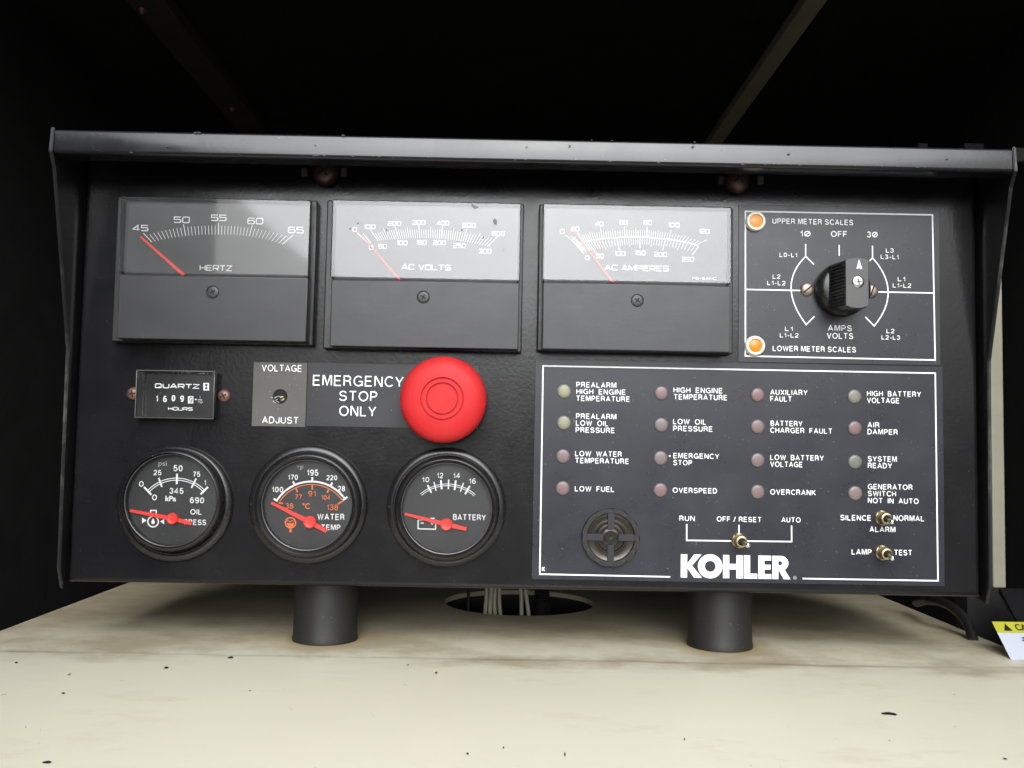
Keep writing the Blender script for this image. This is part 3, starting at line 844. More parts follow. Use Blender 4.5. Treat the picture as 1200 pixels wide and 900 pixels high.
# mounting posts
for (x, y_, r), zt in zip(posts, (ZB, ZB)):
    bm = bmesh.new(); n = 40
    prf = [(r * 1.02, .0002), (r * 1.03, .0015), (r, .004), (r * .985, zt * .5), (r, zt - .004), (r, zt + .006)]
    rings = [[bm.verts.new((x + rr * math.cos(2 * math.pi * i / n), y_ + rr * math.sin(2 * math.pi * i / n), z)) for i in range(n)] for rr, z in prf]
    for a, b_ in zip(rings, rings[1:]):
        for i in range(n): bm.faces.new((a[i], a[(i + 1) % n], b_[(i + 1) % n], b_[i]))
    bm.faces.new(rings[0][::-1]); bm.faces.new(rings[-1])
    bm_obj('mounting_post', bm, MT['rubber'], CP, (x, y_, 0), 40)

# ------------------------------------------------------------------ rectangular meters
D = .018
def ticks(pr, bots, tops, n_per, zf, wmin, wmaj, frac=.72, start=0, mid=None):
    """scale strokes between major positions; bots and tops are zoom-pixel points of the major strokes"""
    m = len(bots) - 1
    def lag(P, t):
        n = len(P); i0 = max(0, min(n - 4, int(t) - 1)) if n >= 4 else 0
        idx = range(i0, min(n, i0 + 4)); x = y = 0
        for i in idx:
            l = 1.0
            for j in idx:
                if j != i: l *= (t - j) / (i - j)
            x += P[i][0] * l; y += P[i][1] * l
        return x, y
    for q in range(int(start * n_per), m * n_per + 1):
        t = q / n_per
        b_ = lag(bots, t); a = lag(tops, t)
        maj = q % n_per == 0
        fr = 1.0 if maj else (mid if (mid and (q * 2) % n_per == 0) else frac)
        a = (b_[0] + (a[0] - b_[0]) * fr, b_[1] + (a[1] - b_[1]) * fr)
        linepx(pr, [zf(*b_), zf(*a)], wmaj if maj else wmin)

def meter(label, tl, br, ymid, base, zf, draw, scr, screw_ang, needle):
    YF = -D
    a, c = U(*tl, YF), U(*br, YF); zm = U((tl[0] + br[0]) / 2, ymid, YF).z
    x0, x1, z1, z0 = a.x, c.x, a.z, c.z
    bA, bC = U(*base[0], -.006), U(*base[1], -.006)
    bm = bmesh.new()
    add_box(bm, min(bA.x, x0) , max(bC.x, x1), -.0075, .0004, min(bC.z, z0), max(bA.z, z1), .0008)
    body = bm_obj('panel_meter', bm, MT['body'], CP, ((x0 + x1) / 2, 0, (z0 + z1) / 2))
    body['label'] = label
    # inner frame behind the window with a recessed dial
    box('meter_case', x0 + .0012, x1 - .0012, -.0125, -.0076, z0 + .001, z1 - .0012, MT['body'], body, .0006)
    dY = -.0129
    mesh_obj('dial_face', [(x0 + .0035, dY, zm - .001), (x1 - .0035, dY, zm - .001), (x1 - .0035, dY, z1 - .0035), (x0 + .0035, dY, z1 - .0035)], [(0, 1, 2, 3)], MT['dial'], body, (x0, dY, zm))
    pr = Print(dY - .00025); draw(pr); pr.build('scale_print', MT['whitemeter'], body)
    # needle: thin tapered bar in front of the dial
    (n0, n1, w0, w1) = needle
    p0, p1 = U(*n0, dY - .0012), U(*n1, dY - .0012)
    dv = (p1 - p0).normalized(); pv = Vector((-dv.z, 0, dv.x)); k = .585 / F_PX
    bm = bmesh.new()
    q = [p0 - pv * w0 * k / 2, p0 + pv * w0 * k / 2, p1 + pv * w1 * k / 2, p1 - pv * w1 * k / 2]
    va = [bm.verts.new(v) for v in q]; vb = [bm.verts.new(v + Vector((0, .0004, 0))) for v in q]
    bm.faces.new(va); bm.faces.new(vb[::-1])
    for i in range(4): bm.faces.new((va[i], vb[i], vb[(i + 1) % 4], va[(i + 1) % 4]))
    bm_obj('needle', bm, MT['needle'], body, p0)
    # clear moulded window: thin shell open at the back
    bm = bmesh.new()
    e = .0006
    add_box(bm, x0, x1, YF, -.0078, zm + .0005, z1, .0007, 2)
    bmesh.ops.recalc_face_normals(bm, faces=bm.faces)
    bmesh.ops.delete(bm, geom=[f for f in bm.faces if f.normal.y > .9], context='FACES')
    bm_obj('clear_window', bm, MT['window'], body, ((x0 + x1) / 2, YF, zm), 50)
    # opaque lower cover with its screw
    bm = bmesh.new()
    add_box(bm, x0 + .0008, x1 - .0004, YF + .0008, -.0078, z0, zm - .0006, .0006, 2)
    bm_obj('lower_cover', bm, MT['cover'], body, ((x0 + x1) / 2, YF, z0))
    screw_head('cover_screw', scr[0], scr[1], 6.6, MT['cover'], body, YF + .0008, .00025, 'cross', screw_ang, n=24)
    p = Print(YF + .0004); cpt = p.px(*scr); rr = 7.2 * .582 / F_PX
    p.stroke([(cpt[0] + rr * math.cos(2 * math.pi * i / 28), cpt[1] + rr * math.sin(2 * math.pi * i / 28)) for i in range(28)], .00045, True)
    p.build('screw_recess', MT['hole'], body)
    return body

z1 = Zm(130, 220, 4.7375)
def d1(pr):
    def w(s, x0, x1, yb, c): a = z1(x0, yb); b_ = z1(x1, yb); WT(pr, s, a[0], b_[0], a[1], c / 4.7375, .15)
    w('45', 120, 207, 240, 35); w('50', 348, 437, 195, 36); w('55', 555, 642, 184, 36); w('60', 757, 845, 202, 36); w('65', 982, 1070, 252, 36); w('HERTZ', 492, 672, 460, 32)
    ticks(pr, [(228, 302), (415, 268), (597, 260), (768, 270), (950, 315)], [(180, 252), (403, 203), (597, 195), (785, 208), (1012, 262)], 10, z1, .62, .85, .75)
m1 = meter('frequency meter marked HERTZ with a dark dial', (141.5, 230), (359, 400.5), 322.3, ((139, 231), (367, 405)), z1, d1, (249, 342), 28, ((164.8, 277.6), (215.5, 322.5), 2.2, 3.8))
z2 = Zm(380, 225, 5.0)
def d2(pr):
    def w(s, x0, x1, yb, c=28): a = z2(x0, yb); b_ = z2(x1, yb); WT(pr, s, a[0], b_[0], a[1], c / 5, .19)
    for s, x0, x1, y in (('0', 165, 192, 233), ('100', 233, 300, 217), ('200', 372, 450, 198), ('300', 513, 593, 192), ('400', 658, 733, 195), ('500', 808, 887, 208), ('600', 980, 1058, 256),
                         ('0', 260, 287, 338), ('50', 315, 367, 332), ('100', 425, 488, 312), ('150', 540, 600, 309), ('200', 637, 712, 311), ('250', 755, 830, 328), ('300', 903, 980, 360)):
        w(s, x0, x1, y)
    w('AC VOLTS', 452, 742, 455, 34)
    linepx(pr, [z2(192, 238), z2(262, 305)], 1.1); linepx(pr, [z2(228, 244), z2(272, 298)], 1.0)
    ticks(pr, [(315, 285), (436, 276), (560, 270), (688, 275), (812, 290), (955, 320)], [(270, 222), (412, 195), (553, 196), (692, 194), (835, 215), (1024, 252)], 10, z2, .55, .8, .66, mid=.85)
m2 = meter('AC VOLTS meter with sky glare on its window and black specks', (389.5, 233.5), (608, 409.5), 328.2, ((384, 235), (611, 413)), z2, d2, (496, 348), 62, ((424, 276), (468.5, 328), 1.0, 2.5))
z3 = Zm(630, 230, 5.0)
def d3(pr):
    def w(s, x0, x1, yb, c=28): a = z3(x0, yb); b_ = z3(x1, yb); WT(pr, s, a[0], b_[0], a[1], c / 5, .19)
    for s, x0, x1, y in (('0', 130, 160, 220), ('20', 195, 245, 205), ('40', 335, 385, 175), ('60', 478, 528, 167), ('80', 620, 670, 168), ('100', 765, 833, 182), ('120', 945, 1008, 219),
                         ('0', 277, 303, 374), ('50', 342, 388, 364), ('100', 450, 515, 349), ('150', 570, 633, 345), ('200', 683, 758, 355), ('250', 845, 918, 383)):
        w(s, x0, x1, y)
    w('AC AMPERES', 392, 770, 434, 34); w('PS+5AMC', 905, 1048, 488, 15)
    bots = [(218, 274), (262, 262), (378, 243), (512, 235), (640, 236), (770, 248), (940, 280)]
    tops = [(165, 228), (235, 213), (368, 186), (508, 178), (642, 178), (783, 198), (990, 256)]
    ticks(pr, bots[1:], tops[1:], 10, z3, .55, .8, .62, mid=.8)
    for q in ((0, 0), (14, -8), (26, -2)): linepx(pr, [z3(218 + q[0], 274 + q[1] * .5), z3(165 + q[0] * 1.6 + (8 if q[0] else 0), 228 + q[1] * .5 + (10 if q[0] else 0))], .8)
    cv = [(215, 284), (300, 263), (378, 251), (512, 241), (580, 240), (640, 242), (770, 255), (860, 270), (940, 290)]
    linepx(pr, [z3(*p) for p in cv], .7); linepx(pr, [z3(x, y - 5) for x, y in cv], .5)
    b2 = [(228, 288), (300, 271), (465, 250), (600, 246), (748, 256), (945, 293)]
    t2 = [(270, 335), (345, 340), (478, 316), (600, 306), (733, 318), (905, 345)]
    ticks(pr, b2, t2, 10, z3, .55, .8, .62, mid=.8)
m3 = meter('AC AMPERES meter with sky glare on its window', (636.5, 238), (857, 413), 331.6, ((632, 240), (858, 415)), z3, d3, (747, 352), 55, ((672, 270), (718.5, 331), .9, 2.8))
# specks stuck on the voltmeter window
pr = Print(-D - .0004)
for (x, y, r) in ((880, 85, 13), (868, 78, 8), (896, 90, 6), (1003, 178, 12), (1000, 170, 13), (933, 265, 6), (365, 225, 7), (197, 183, 5), (150, 215, 4), (1050, 338, 5), (935, 486, 3), (805, 222, 6)):
    c = pr.px(*z2(x, y)); s = r / 5 * .58 / F_PX
    pr.poly([(c[0] + s * random.uniform(.75, 1.15) * math.cos(2 * math.pi * i / 11), c[1] + s * random.uniform(.7, 1.1) * math.sin(2 * math.pi * i / 11)) for i in range(11)])
pr.build('dirt_specks', MT['gauge'], m2)['kind'] = 'stuff'

# ------------------------------------------------------------------ label plates
def plate(name, tl, br, m, th=.0005):
    a, c = U(*tl), U(*br)
    bm = bmesh.new(); add_box(bm, a.x, c.x, -th, .0, c.z, a.z, .00015, 1)
    return bm_obj(name, bm, m, CP, ((a.x + c.x) / 2, 0, (a.z + c.z) / 2))
PY = -.0007
up = plate('selector_plate', (865.5, 240), (1102, 428.5), MT['plate'])
lo = plate('annunciator_plate', (627.5, 420.5), (1107, 687), MT['plate'])
# the two meet under the selector plate's lower edge: keep them apart in depth
lo.location.y += .0002; ABS[lo].y += .0002
z4 = Zm(860, 140, 3.103)
pr = Print(PY)
c4 = [z4(42, 334), z4(722, 347), z4(732, 875), z4(42, 860)]
linepx(pr, c4, 1.7, True)
linepx(pr, [z4(42, 618), z4(245, 622)], 1.6); linepx(pr, [z4(520, 627), z4(727, 631)], 1.6)
pr.build('border_line', MT['white'], up)
pr = Print(PY - .00006)
linepx(pr, [z4(261, 453), z4(261, 498), z4(291, 527)], 1.5)
def arc3(p, q, r, n=16):
    return [tuple((1 - t) * (1 - 2 * t) * p[i] + 4 * t * (1 - t) * q[i] + t * (2 * t - 1) * r[i] for i in (0, 1)) for t in [k / n for k in range(n + 1)]]
linepx(pr, [z4(*p) for p in arc3((261, 498), (208, 612), (263, 746))] + [z4(293, 716)], 1.5)
linepx(pr, [z4(383, 456), z4(383, 496)], 1.5)
linepx(pr, [z4(504, 459), z4(504, 503)], 1.5); linepx(pr, [z4(504, 503), z4(494, 514)], 1.5)
linepx(pr, [z4(*p) for p in arc3((504, 503), (561, 626), (510, 751))] + [z4(478, 718)], 1.5)
pr.build('selector_marks', MT['white'], up)
def block(parent, zf, s, items, Y=PY, m=None, bold=.028):
    pr = Print(Y)
    for (t_, x0, x1, yb, c) in items:
        a = zf(x0, yb); b_ = zf(x1, yb); T(pr, t_, a[0], b_[0], a[1], c / s, bold)
    return pr.build('printed_caption', m or MT['white'], parent)
for it in ([('UPPER METER SCALES', 140, 434, 379, 20)], [('1\u00d8', 241, 279, 426, 22)], [('OFF', 353, 412, 427, 22)], [('3\u00d8', 484, 523, 429, 22)],
           [('L0-L1', 166, 230, 500, 16)], [('L2', 141, 169, 579, 16), ('L1-L2', 121, 188, 602, 16)], [('L1', 186, 214, 769, 16), ('L1-L2', 167, 235, 792, 16)],
           [('L3', 553, 581, 484, 16), ('L3-L1', 534, 599, 507, 16)], [('L1', 596, 623, 588, 16), ('L1-L2', 578, 645, 611, 16)], [('L2', 555, 584, 777, 16), ('L2-L3', 537, 604, 800, 16)],
           [('AMPS', 342, 429, 769, 22), ('VOLTS', 338, 434, 797, 22)], [('LOWER METER SCALES', 141, 444, 842, 20)]):
    block(up, z4, 3.103, it)

pr = Print(PY + .0002)
linepx(pr, [(785.5, 676), (632.6, 672.8), (636.4, 428.8), (1096, 437.3), (1099.2, 680.6), (940.5, 678)], 1.7)
pr.build('border_line', MT['white'], lo)
LY = PY + .0002
zA, zB, zC, zD, zE = Zm(640, 435, 8.571), Zm(760, 435, 8.571), Zm(640, 515, 8.571), Zm(870, 435, 5.0), Zm(610, 420, 3.213)
G = '  '
for zf, s, it in (
    (zA, 8.571, [('PREALARM', 303, 705, 162, 55), ('HIGH' + G + 'ENGINE', 303, 800, 230, 55), ('TEMPERATURE', 300, 842, 299, 55)]),
    (zA, 8.571, [('PREALARM', 300, 705, 478, 55), ('LOW' + G + 'OIL', 298, 625, 547, 55), ('PRESSURE', 296, 690, 616, 55)]),
    (zC, 8.571, [('LOW' + G + 'WATER', 290, 760, 168, 55), ('TEMPERATURE', 290, 832, 238, 55)]),
    (zC, 8.571, [('LOW' + G + 'FUEL', 288, 685, 521, 55)]),
    (zB, 8.571, [('HIGH' + G + 'ENGINE', 250, 745, 215, 55), ('TEMPERATURE', 252, 792, 284, 55)]),
    (zB, 8.571, [('LOW' + G + 'OIL', 247, 580, 532, 55), ('PRESSURE', 247, 645, 602, 55)]),
    (zE, 3.213, [('EMERGENCY', 575, 748, 376, 20), ('STOP', 575, 646, 402, 20)]),
    (zE, 3.213, [('OVERSPEED', 573, 740, 506, 20)]),
    (zD, 5.0, [('AUXILIARY', 163, 382, 138, 32), ('FAULT', 163, 290, 177, 32)]),
    (zD, 5.0, [('BATTERY', 165, 352, 321, 32), ('CHARGER' + G + 'FAULT', 163, 527, 361, 32)]),
    (zD, 5.0, [('LOW' + G + 'BATTERY', 163, 477, 520, 32), ('VOLTAGE', 163, 353, 560, 32)]),
    (zD, 5.0, [('OVERCRANK', 163, 430, 723, 32)]),
    (zD, 5.0, [('HIGH' + G + 'BATTERY', 730, 1047, 146, 32), ('VOLTAGE', 730, 920, 186, 32)]),
    (zD, 5.0, [('AIR', 733, 803, 330, 32), ('DAMPER', 733, 910, 370, 32)]),
    (zD, 5.0, [('SYSTEM', 735, 905, 529, 32), ('READY', 735, 877, 568, 32)]),
    (zD, 5.0, [('GENERATOR', 735, 997, 692, 32), ('SWITCH', 735, 900, 732, 32), ('NOT' + G + 'IN' + G + 'AUTO', 735, 1033, 773, 32)]),
):
    block(lo, zf, s, it, LY)
zF, zG = Zm(780, 590, 6.667), Zm(970, 585, 8.571)
block(lo, zF, 6.667, [('RUN', 107, 228, 136, 41)], LY); block(lo, zF, 6.667, [('OFF / RESET', 400, 750, 141, 41)], LY); block(lo, zF, 6.667, [('AUTO', 905, 1055, 147, 41)], LY)
for it in ([('SILENCE', 127, 437, 212, 56)], [('NORMAL', 660, 970, 217, 56)], [('ALARM', 420, 680, 329, 56)], [('LAMP', 240, 440, 556, 56)], [('TEST', 667, 848, 563, 56)]):
    block(lo, zG, 8.571, it, LY)
pr = Print(LY - .00006)
linepx(pr, [zF(165, 160), zF(165, 288), zF(520, 293)], 1.6); linepx(pr, [zF(573, 167), zF(573, 240)], 1.6); linepx(pr, [zF(635, 294), zF(985, 298), zF(984, 172)], 1.6)
pr.build('switch_marks', MT['white'], lo)['kind'] = 'stuff'
pr = Print(LY); pr.disc(pr.px(*zB(212, 852)), .0006); pr.build('printed_dot', MT['white'], lo)
# maker's logo in heavy capitals
pr = Print(LY)
LA, LB = U(*zF(118, 578), LY), U(*zF(975, 592), LY); LH = U(*zF(118, 396), LY).z - LA.z
def lg(x, y): return (LA.x + (x - 118) / 857 * (LB.x - LA.x), LA.z + y * LH)
pr.poly([lg(*p) for p in ((118, 0), (118, 1), (168, 1), (168, .60), (222, 1), (280, 1), (206, .52), (284, 0), (222, 0), (168, .42), (168, 0))], [(0, 1, 2, 3, 9, 10), (3, 4, 5, 6), (3, 6, 9), (9, 6, 7, 8)])
n = 40
O = [(348 + 96 * math.cos(2 * math.pi * i / n), .5 + .52 * math.sin(2 * math.pi * i / n)) for i in range(n)] + [(348 + 42 * math.cos(2 * math.pi * i / n), .5 + .235 * math.sin(2 * math.pi * i / n)) for i in range(n)]
pr.poly([lg(*p) for p in O], [(i, (i + 1) % n, n + (i + 1) % n, n + i) for i in range(n)])
pr.poly([lg(*p) for p in ((448, 0), (448, 1), (497, 1), (497, .62), (552, .62), (552, 1), (602, 1), (602, 0), (552, 0), (552, .38), (497, .38), (497, 0))], [(0, 1, 2, 3, 10, 11), (3, 4, 9, 10), (4, 5, 6, 7, 8, 9)])
pr.poly([lg(*p) for p in ((610, 0), (610, 1), (660, 1), (660, .22), (716, .22), (716, 0))], [(0, 1, 2, 3), (0, 3, 4, 5)])
pr.poly([lg(*p) for p in ((724, 0), (724, 1), (824, 1), (824, .79), (772, .79), (772, .61), (820, .61), (820, .40), (772, .40), (772, .21), (826, .21), (826, 0))], [(0, 1, 4, 9), (1, 2, 3, 4), (5, 6, 7, 8), (0, 9, 10, 11), (4, 5, 8, 9)])
Rb = [(880, 1)] + [(900 + 60 * math.cos(R(a)), .685 + .315 * math.sin(R(a))) for a in range(90, -91, -15)] + [(880, .37)]
Ri = [(880, .77)] + [(893 + 17 * math.cos(R(a)), .685 + .09 * math.sin(R(a))) for a in range(90, -91, -15)] + [(880, .6)]
m_ = len(Rb)
pr.poly([lg(*p) for p in Rb + Ri], [(i, i + 1, m_ + i + 1, m_ + i) for i in range(m_ - 1)])
pr.poly([lg(*p) for p in ((834, 0), (834, 1), (881, 1), (881, 0))]); pr.poly([lg(*p) for p in ((880, .42), (925, .45), (976, 0), (922, 0))])
pr.build('maker_logo', MT['logo'], lo)
pr = Print(LY); p = pr.px(931.5, 677.2); pr.stroke([(p[0] + .0010 * math.cos(a / 10 * 2 * math.pi), p[1] + .0010 * math.sin(a / 10 * 2 * math.pi)) for a in range(10)], .0003, True); pr.disc(p, .0005, 8)
pr.build('trademark_dot', MT['grayprint'], lo)
pr = Print(LY); T(pr, 'K', 635, 638.8, 669.8, 6, .05); pr.build('printed_caption', MT['white'], lo)

# voltage adjust plate and stop plate
sp_ = plate('stop_plate', (361, 424.5), (560, 503), MT['plate3'], .0003)
vp = plate('voltage_plate', (297.5, 424), (358, 500.5), MT['plate2'], .0004)
z5 = Zm(290, 415, 6.316)
block(vp, z5, 6.316, [('VOLTAGE', 105, 403, 126, 50)], -.0006, bold=.016); block(vp, z5, 6.316, [('ADJUST', 108, 378, 511, 50)], -.0006, bold=.016)
pr = Print(-.0005)
for s_, x0, x1, y, cc in (('EMERGENCY', 483, 1155, 233, 80), ('STOP', 678, 960, 346, 76), ('ONLY', 678, 952, 457, 76)):
    a = z5(x0, y); b_ = z5(x1, y); T(pr, s_, a[0], b_[0], a[1], cc / 6.316, .014)
pr.build('printed_caption', MT['white'], sp_)
# adjuster: dark hole with a brass screw inside and a scraped edge
c = U(328.5, 464.5); r = 7.6 * .6 / F_PX
hl_ = lathe('adjuster_hole', [(r * 1.12, -.0004), (r * 1.1, -.0009), (r, -.0008), (r * .97, -.0005), (0, -.00045)], c.x, c.z, MT['hole'], CP, 28)
c2 = U(331, 467); lathe('adjuster_screw', [(0, -.0016), (r * .35, -.0015), (r * .48, -.001), (r * .48, -.0004)], c2.x, c2.z, MT['brass'], hl_, 20)
pr = Print(-.0018); pr.stroke([(c2.x - r * .5, c2.z - r * .2), (c2.x + r * .5, c2.z + r * .25)], r * .22); pr.build('driver_slot', MT['hole'], hl_)
pr = Print(-.0006)
for q in range(5): x = 316 + random.uniform(0, 7); yy = 468 + random.uniform(-4, 6); linepx(pr, [(x, yy), (x + 3 + random.random() * 3, yy + random.uniform(-2, 2))], .8)
pr.build('scrape_marks', MT['grayprint'], vp)

# ------------------------------------------------------------------ red emergency stop button
c = U(518.5, 467.5, -.026); k = .574 / F_PX; r = 51.5 * k
lathe('stop_button_collar', [(0, -.012), (r * .45, -.012), (r * .45, -.004), (r * .62, -.003), (r * .62, 0)], c.x, c.z, MT['gauge'], CP, 48)
btn = lathe('stop_button', [(0, -.0275), (r * .335, -.0275), (r * .345, -.0263), (r * .365, -.0263), (r * .375, -.0276), (r * .455, -.0276), (r * .465, -.0264), (r * .485, -.0264), (r * .495, -.0277), (r * .62, -.0275),
       (r * .78, -.0266), (r * .88, -.0252), (r * .95, -.0231), (r * .99, -.0205), (r, -.0180), (r * .985, -.0155), (r * .93, -.0135), (r * .8, -.0122), (0, -.0122)], c.x, c.z, MT['button'], CP, 96, 60)
btn['label'] = 'round red emergency stop mushroom button'

# ------------------------------------------------------------------ round gauges
def gauge(label, base, rb, rim, rr_, gl, rg, draw, needle, hub):
    k = .6 / F_PX
    b0 = U(*base); r = rb * k
    c1 = U(*rim, -.0125); r1 = rr_ * .5875 / F_PX
    o = lathe('round_gauge', [(0, .0003), (r, .0003), (r, -.0022), (r * .99, -.003), (r * .93, -.0042), (r * .895, -.0042), (r * .885, -.003), (r * .86, -.003)], b0.x, b0.z, MT['gauge'], CP, 72, 50)
    o['label'] = label
    cx, cz = c1.x, c1.z
    rg_ = rg * .59 / F_PX
    lathe('bezel', [(r1 * 1.02, -.002), (r1 * 1.02, -.0085), (r1, -.0110), (r1 * .97, -.0124), (r1 * .935, -.0128), (rg_ * 1.035, -.0118), (rg_ * 1.0, -.0102), (rg_ * .985, -.0060)], cx, cz, MT['gauge'], o, 72, 40)
    lathe('dial_face', [(0, -.0061), (rg_ * 1.0, -.0061)], cx, cz, MT['gdial'], o, 60)
    prs = draw(-.0063)
    for nm, p, m in prs: p.build(nm, m, o)
    lathe('glass_cover', [(0, -.01105), (rg_ * .6, -.01095), (rg_ * 1.008, -.0106)], cx, cz, MT['gglass'], o, 60, 60)
    lathe('rim_glint', [(rg_ * 1.012, -.0107), (rg_ * 1.01, -.0114), (rg_ * .992, -.0113), (rg_ * .99, -.0106)], cx, cz, MT['edge'], o, 72, 60)  # thin lighter ring standing in for the highlight at the glass rim
    # needle: tapered bar with a raised round hub
    tip, tail, wt, wh, wt2 = needle
    YN = -.0082
    a, h_, b_ = U(*tip, YN), U(*hub[:2], YN), U(*tail, YN); kk = .592 / F_PX
    dv = (h_ - a).normalized(); pv = Vector((-dv.z, 0, dv.x)); dv2 = (b_ - h_).normalized(); pv2 = Vector((-dv2.z, 0, dv2.x))
    q = [a - pv * wt * kk / 2, a + pv * wt * kk / 2, h_ + pv * wh * kk / 2, b_ + pv2 * wt2 * kk / 2, b_ - pv2 * wt2 * kk / 2, h_ - pv * wh * kk / 2]
    bm = bmesh.new()
    va = [bm.verts.new(v) for v in q]; vb = [bm.verts.new(v + Vector((0, .0009, 0))) for v in q]
    bm.faces.new(va); bm.faces.new(vb[::-1])
    for i in range(6): bm.faces.new((va[i], vb[i], vb[(i + 1) % 6], va[(i + 1) % 6]))
    bmesh.ops.recalc_face_normals(bm, faces=bm.faces)
    bmesh.ops.bevel(bm, geom=bm.edges[:], offset=.00015, segments=1, affect='EDGES')
    rh = hub[2] * kk
    V, Fc = lathe_geo([(0, -.0096), (rh * .28, -.0096), (rh * .34, -.0092), (rh * .8, -.0095), (rh * .97, -.0090), (rh, -.0078), (rh, -.0070)], h_.x, h_.z, 28)
    bv = [bm.verts.new(v) for v in V]
    for f_ in Fc: bm.faces.new([bv[i] for i in f_])
    bm_obj('needle', bm, MT['needle'], o, h_)
    return o

def circ(zf, cx, cy, r, a0, a1, n=28):
    return [zf(cx + r * math.cos(R(a0 + (a1 - a0) * i / n)), cy - r * math.sin(R(a0 + (a1 - a0) * i / n))) for i in range(n + 1)]
s = 5.807
g1z = Zm(130, 510, s)
def gd1(Y):
    p = Print(Y); q = Print(Y)
    linepx(p, circ(g1z, 445, 558, 266, 138, 42), .9); linepx(p, circ(g1z, 445, 558, 252, 138, 42), .9)
    for a, b_, wd in (((225, 352), (275, 405), 2.2), ((325, 290), (347, 352), 1.9), ((450, 262), (448, 333), 2.2), ((580, 295), (548, 358), 1.9), ((660, 352), (610, 402), 2.2)): linepx(p, [g1z(*a), g1z(*b_)], wd)
    for t_, x0, x1, y, c_ in (('50', 425, 487, 245, 42), ('25', 290, 343, 272, 36), ('75', 557, 607, 283, 36), ('0', 190, 222, 350, 38), ('1', 632, 648, 340, 36), ('345', 398, 493, 398, 40), ('0', 280, 312, 443, 40),
                              ('kPa', 370, 443, 447, 33), ('690', 537, 633, 462, 40), ('OIL', 540, 618, 540, 38), ('PRESS', 498, 648, 610, 38)):
        a = g1z(x0, y); b_ = g1z(x1, y); T(p, t_, a[0], b_[0], a[1], c_ / s, .03)
    a = g1z(323, 207); b_ = g1z(380, 207); T(q, 'psi', a[0], b_[0], a[1], 33 / s, .0)
    c_ = g1z(287, 590); linepx(p, circ(g1z, 287, 588, 36, 0, 345, 26), 1.5, True)
    linepx(p, [g1z(270, 545), g1z(270, 512), g1z(308, 512), g1z(308, 545)], 1.4)
    p.poly([p.px(*g1z(*v)) for v in ((287, 562), (300, 590), (296, 602), (287, 606), (277, 602), (274, 590))])
    p.poly([p.px(*g1z(*v)) for v in ((212, 560), (242, 580), (212, 600))]); p.poly([p.px(*g1z(*v)) for v in ((362, 568), (334, 588), (362, 606))])
    return [('scale_print', p, MT['white']), ('unit_print', q, MT['grayprint'])]
gauge('oil pressure gauge in psi and kPa', (206, 589.5), 67, (199, 586.5), 59, (198, 584.5), 53, gd1, (g1z(128, 513), g1z(548, 602), 3.2, 5.2, 4.2), (*g1z(418, 568), 6.8))
g2z = Zm(290, 510, s)
def gd2(Y):
    p = Print(Y); q = Print(Y); o = Print(Y - .0001)
    linepx(p, circ(g2z, 435, 593, 278, 149, 34), 2.1)
    for a, b_ in (((178, 432), (205, 448)), ((310, 315), (322, 340)), ((441, 285), (441, 318)), ((577, 322), (564, 350)), ((680, 420), (650, 442))): linepx(p, [g2z(*a), g2z(*b_)], 2.2)
    for t_, x0, x1, y, c_ in (('195', 403, 482, 275, 42), ('170', 275, 343, 303, 35), ('220', 537, 610, 306, 35), ('100', 165, 243, 388, 38), ('28', 614, 664, 382, 38), ('WATER', 475, 660, 575, 42), ('TEMP', 500, 632, 645, 38)):
        a = g2z(x0, y); b_ = g2z(x1, y); T(p, t_, a[0], b_[0], a[1], c_ / s, .03)
    a = g2z(337, 238); b_ = g2z(380, 238); T(q, '\u00b0F', a[0], b_[0], a[1], 30 / s, .0)
    linepx(o, circ(g2z, 435, 593, 258, 147, 36), 1.0)
    for a, b_ in (((212, 462), (242, 464)), ((330, 362), (340, 388)), ((441, 340), (441, 370)), ((552, 370), (543, 392)), ((650, 446), (615, 468))): linepx(o, [g2z(*a), g2z(*b_)], 1.8)
    for t_, x0, x1, y, c_ in (('38', 257, 312, 500, 38), ('77', 322, 370, 437, 34), ('91', 413, 463, 416, 38), ('104', 502, 563, 440, 34), ('138', 539, 617, 510, 40), ('\u00b0C', 373, 423, 500, 36)):
        a = g2z(x0, y); b_ = g2z(x1, y); T(o, t_, a[0], b_[0], a[1], c_ / s, .02)
    linepx(o, circ(g2z, 293, 596, 35, 0, 345, 26), 1.5, True)
    o.poly([o.px(*g2z(*v)) for v in ((268, 598), (318, 598), (312, 620), (293, 630), (274, 620))]); linepx(o, [g2z(293, 630), g2z(293, 650)], 2.2)
    linepx(o, [g2z(262, 590), g2z(276, 580), g2z(290, 590), g2z(304, 580), g2z(322, 590)], .8); o.disc(o.px(*g2z(293, 652)), .0009, 12)
    return [('scale_print', p, MT['white']), ('unit_print', q, MT['grayprint']), ('celsius_print', o, MT['orangeprint'])]
gauge('water temperature gauge with orange Celsius scale', (361.8, 590.5), 68.5, (359, 592), 61, (358, 593), 52, gd2, (g2z(160, 460), g2z(540, 655), 3.0, 6.0, 4.2), (*g2z(424, 592), 7.4))
g3z = Zm(450, 510, 5.81)
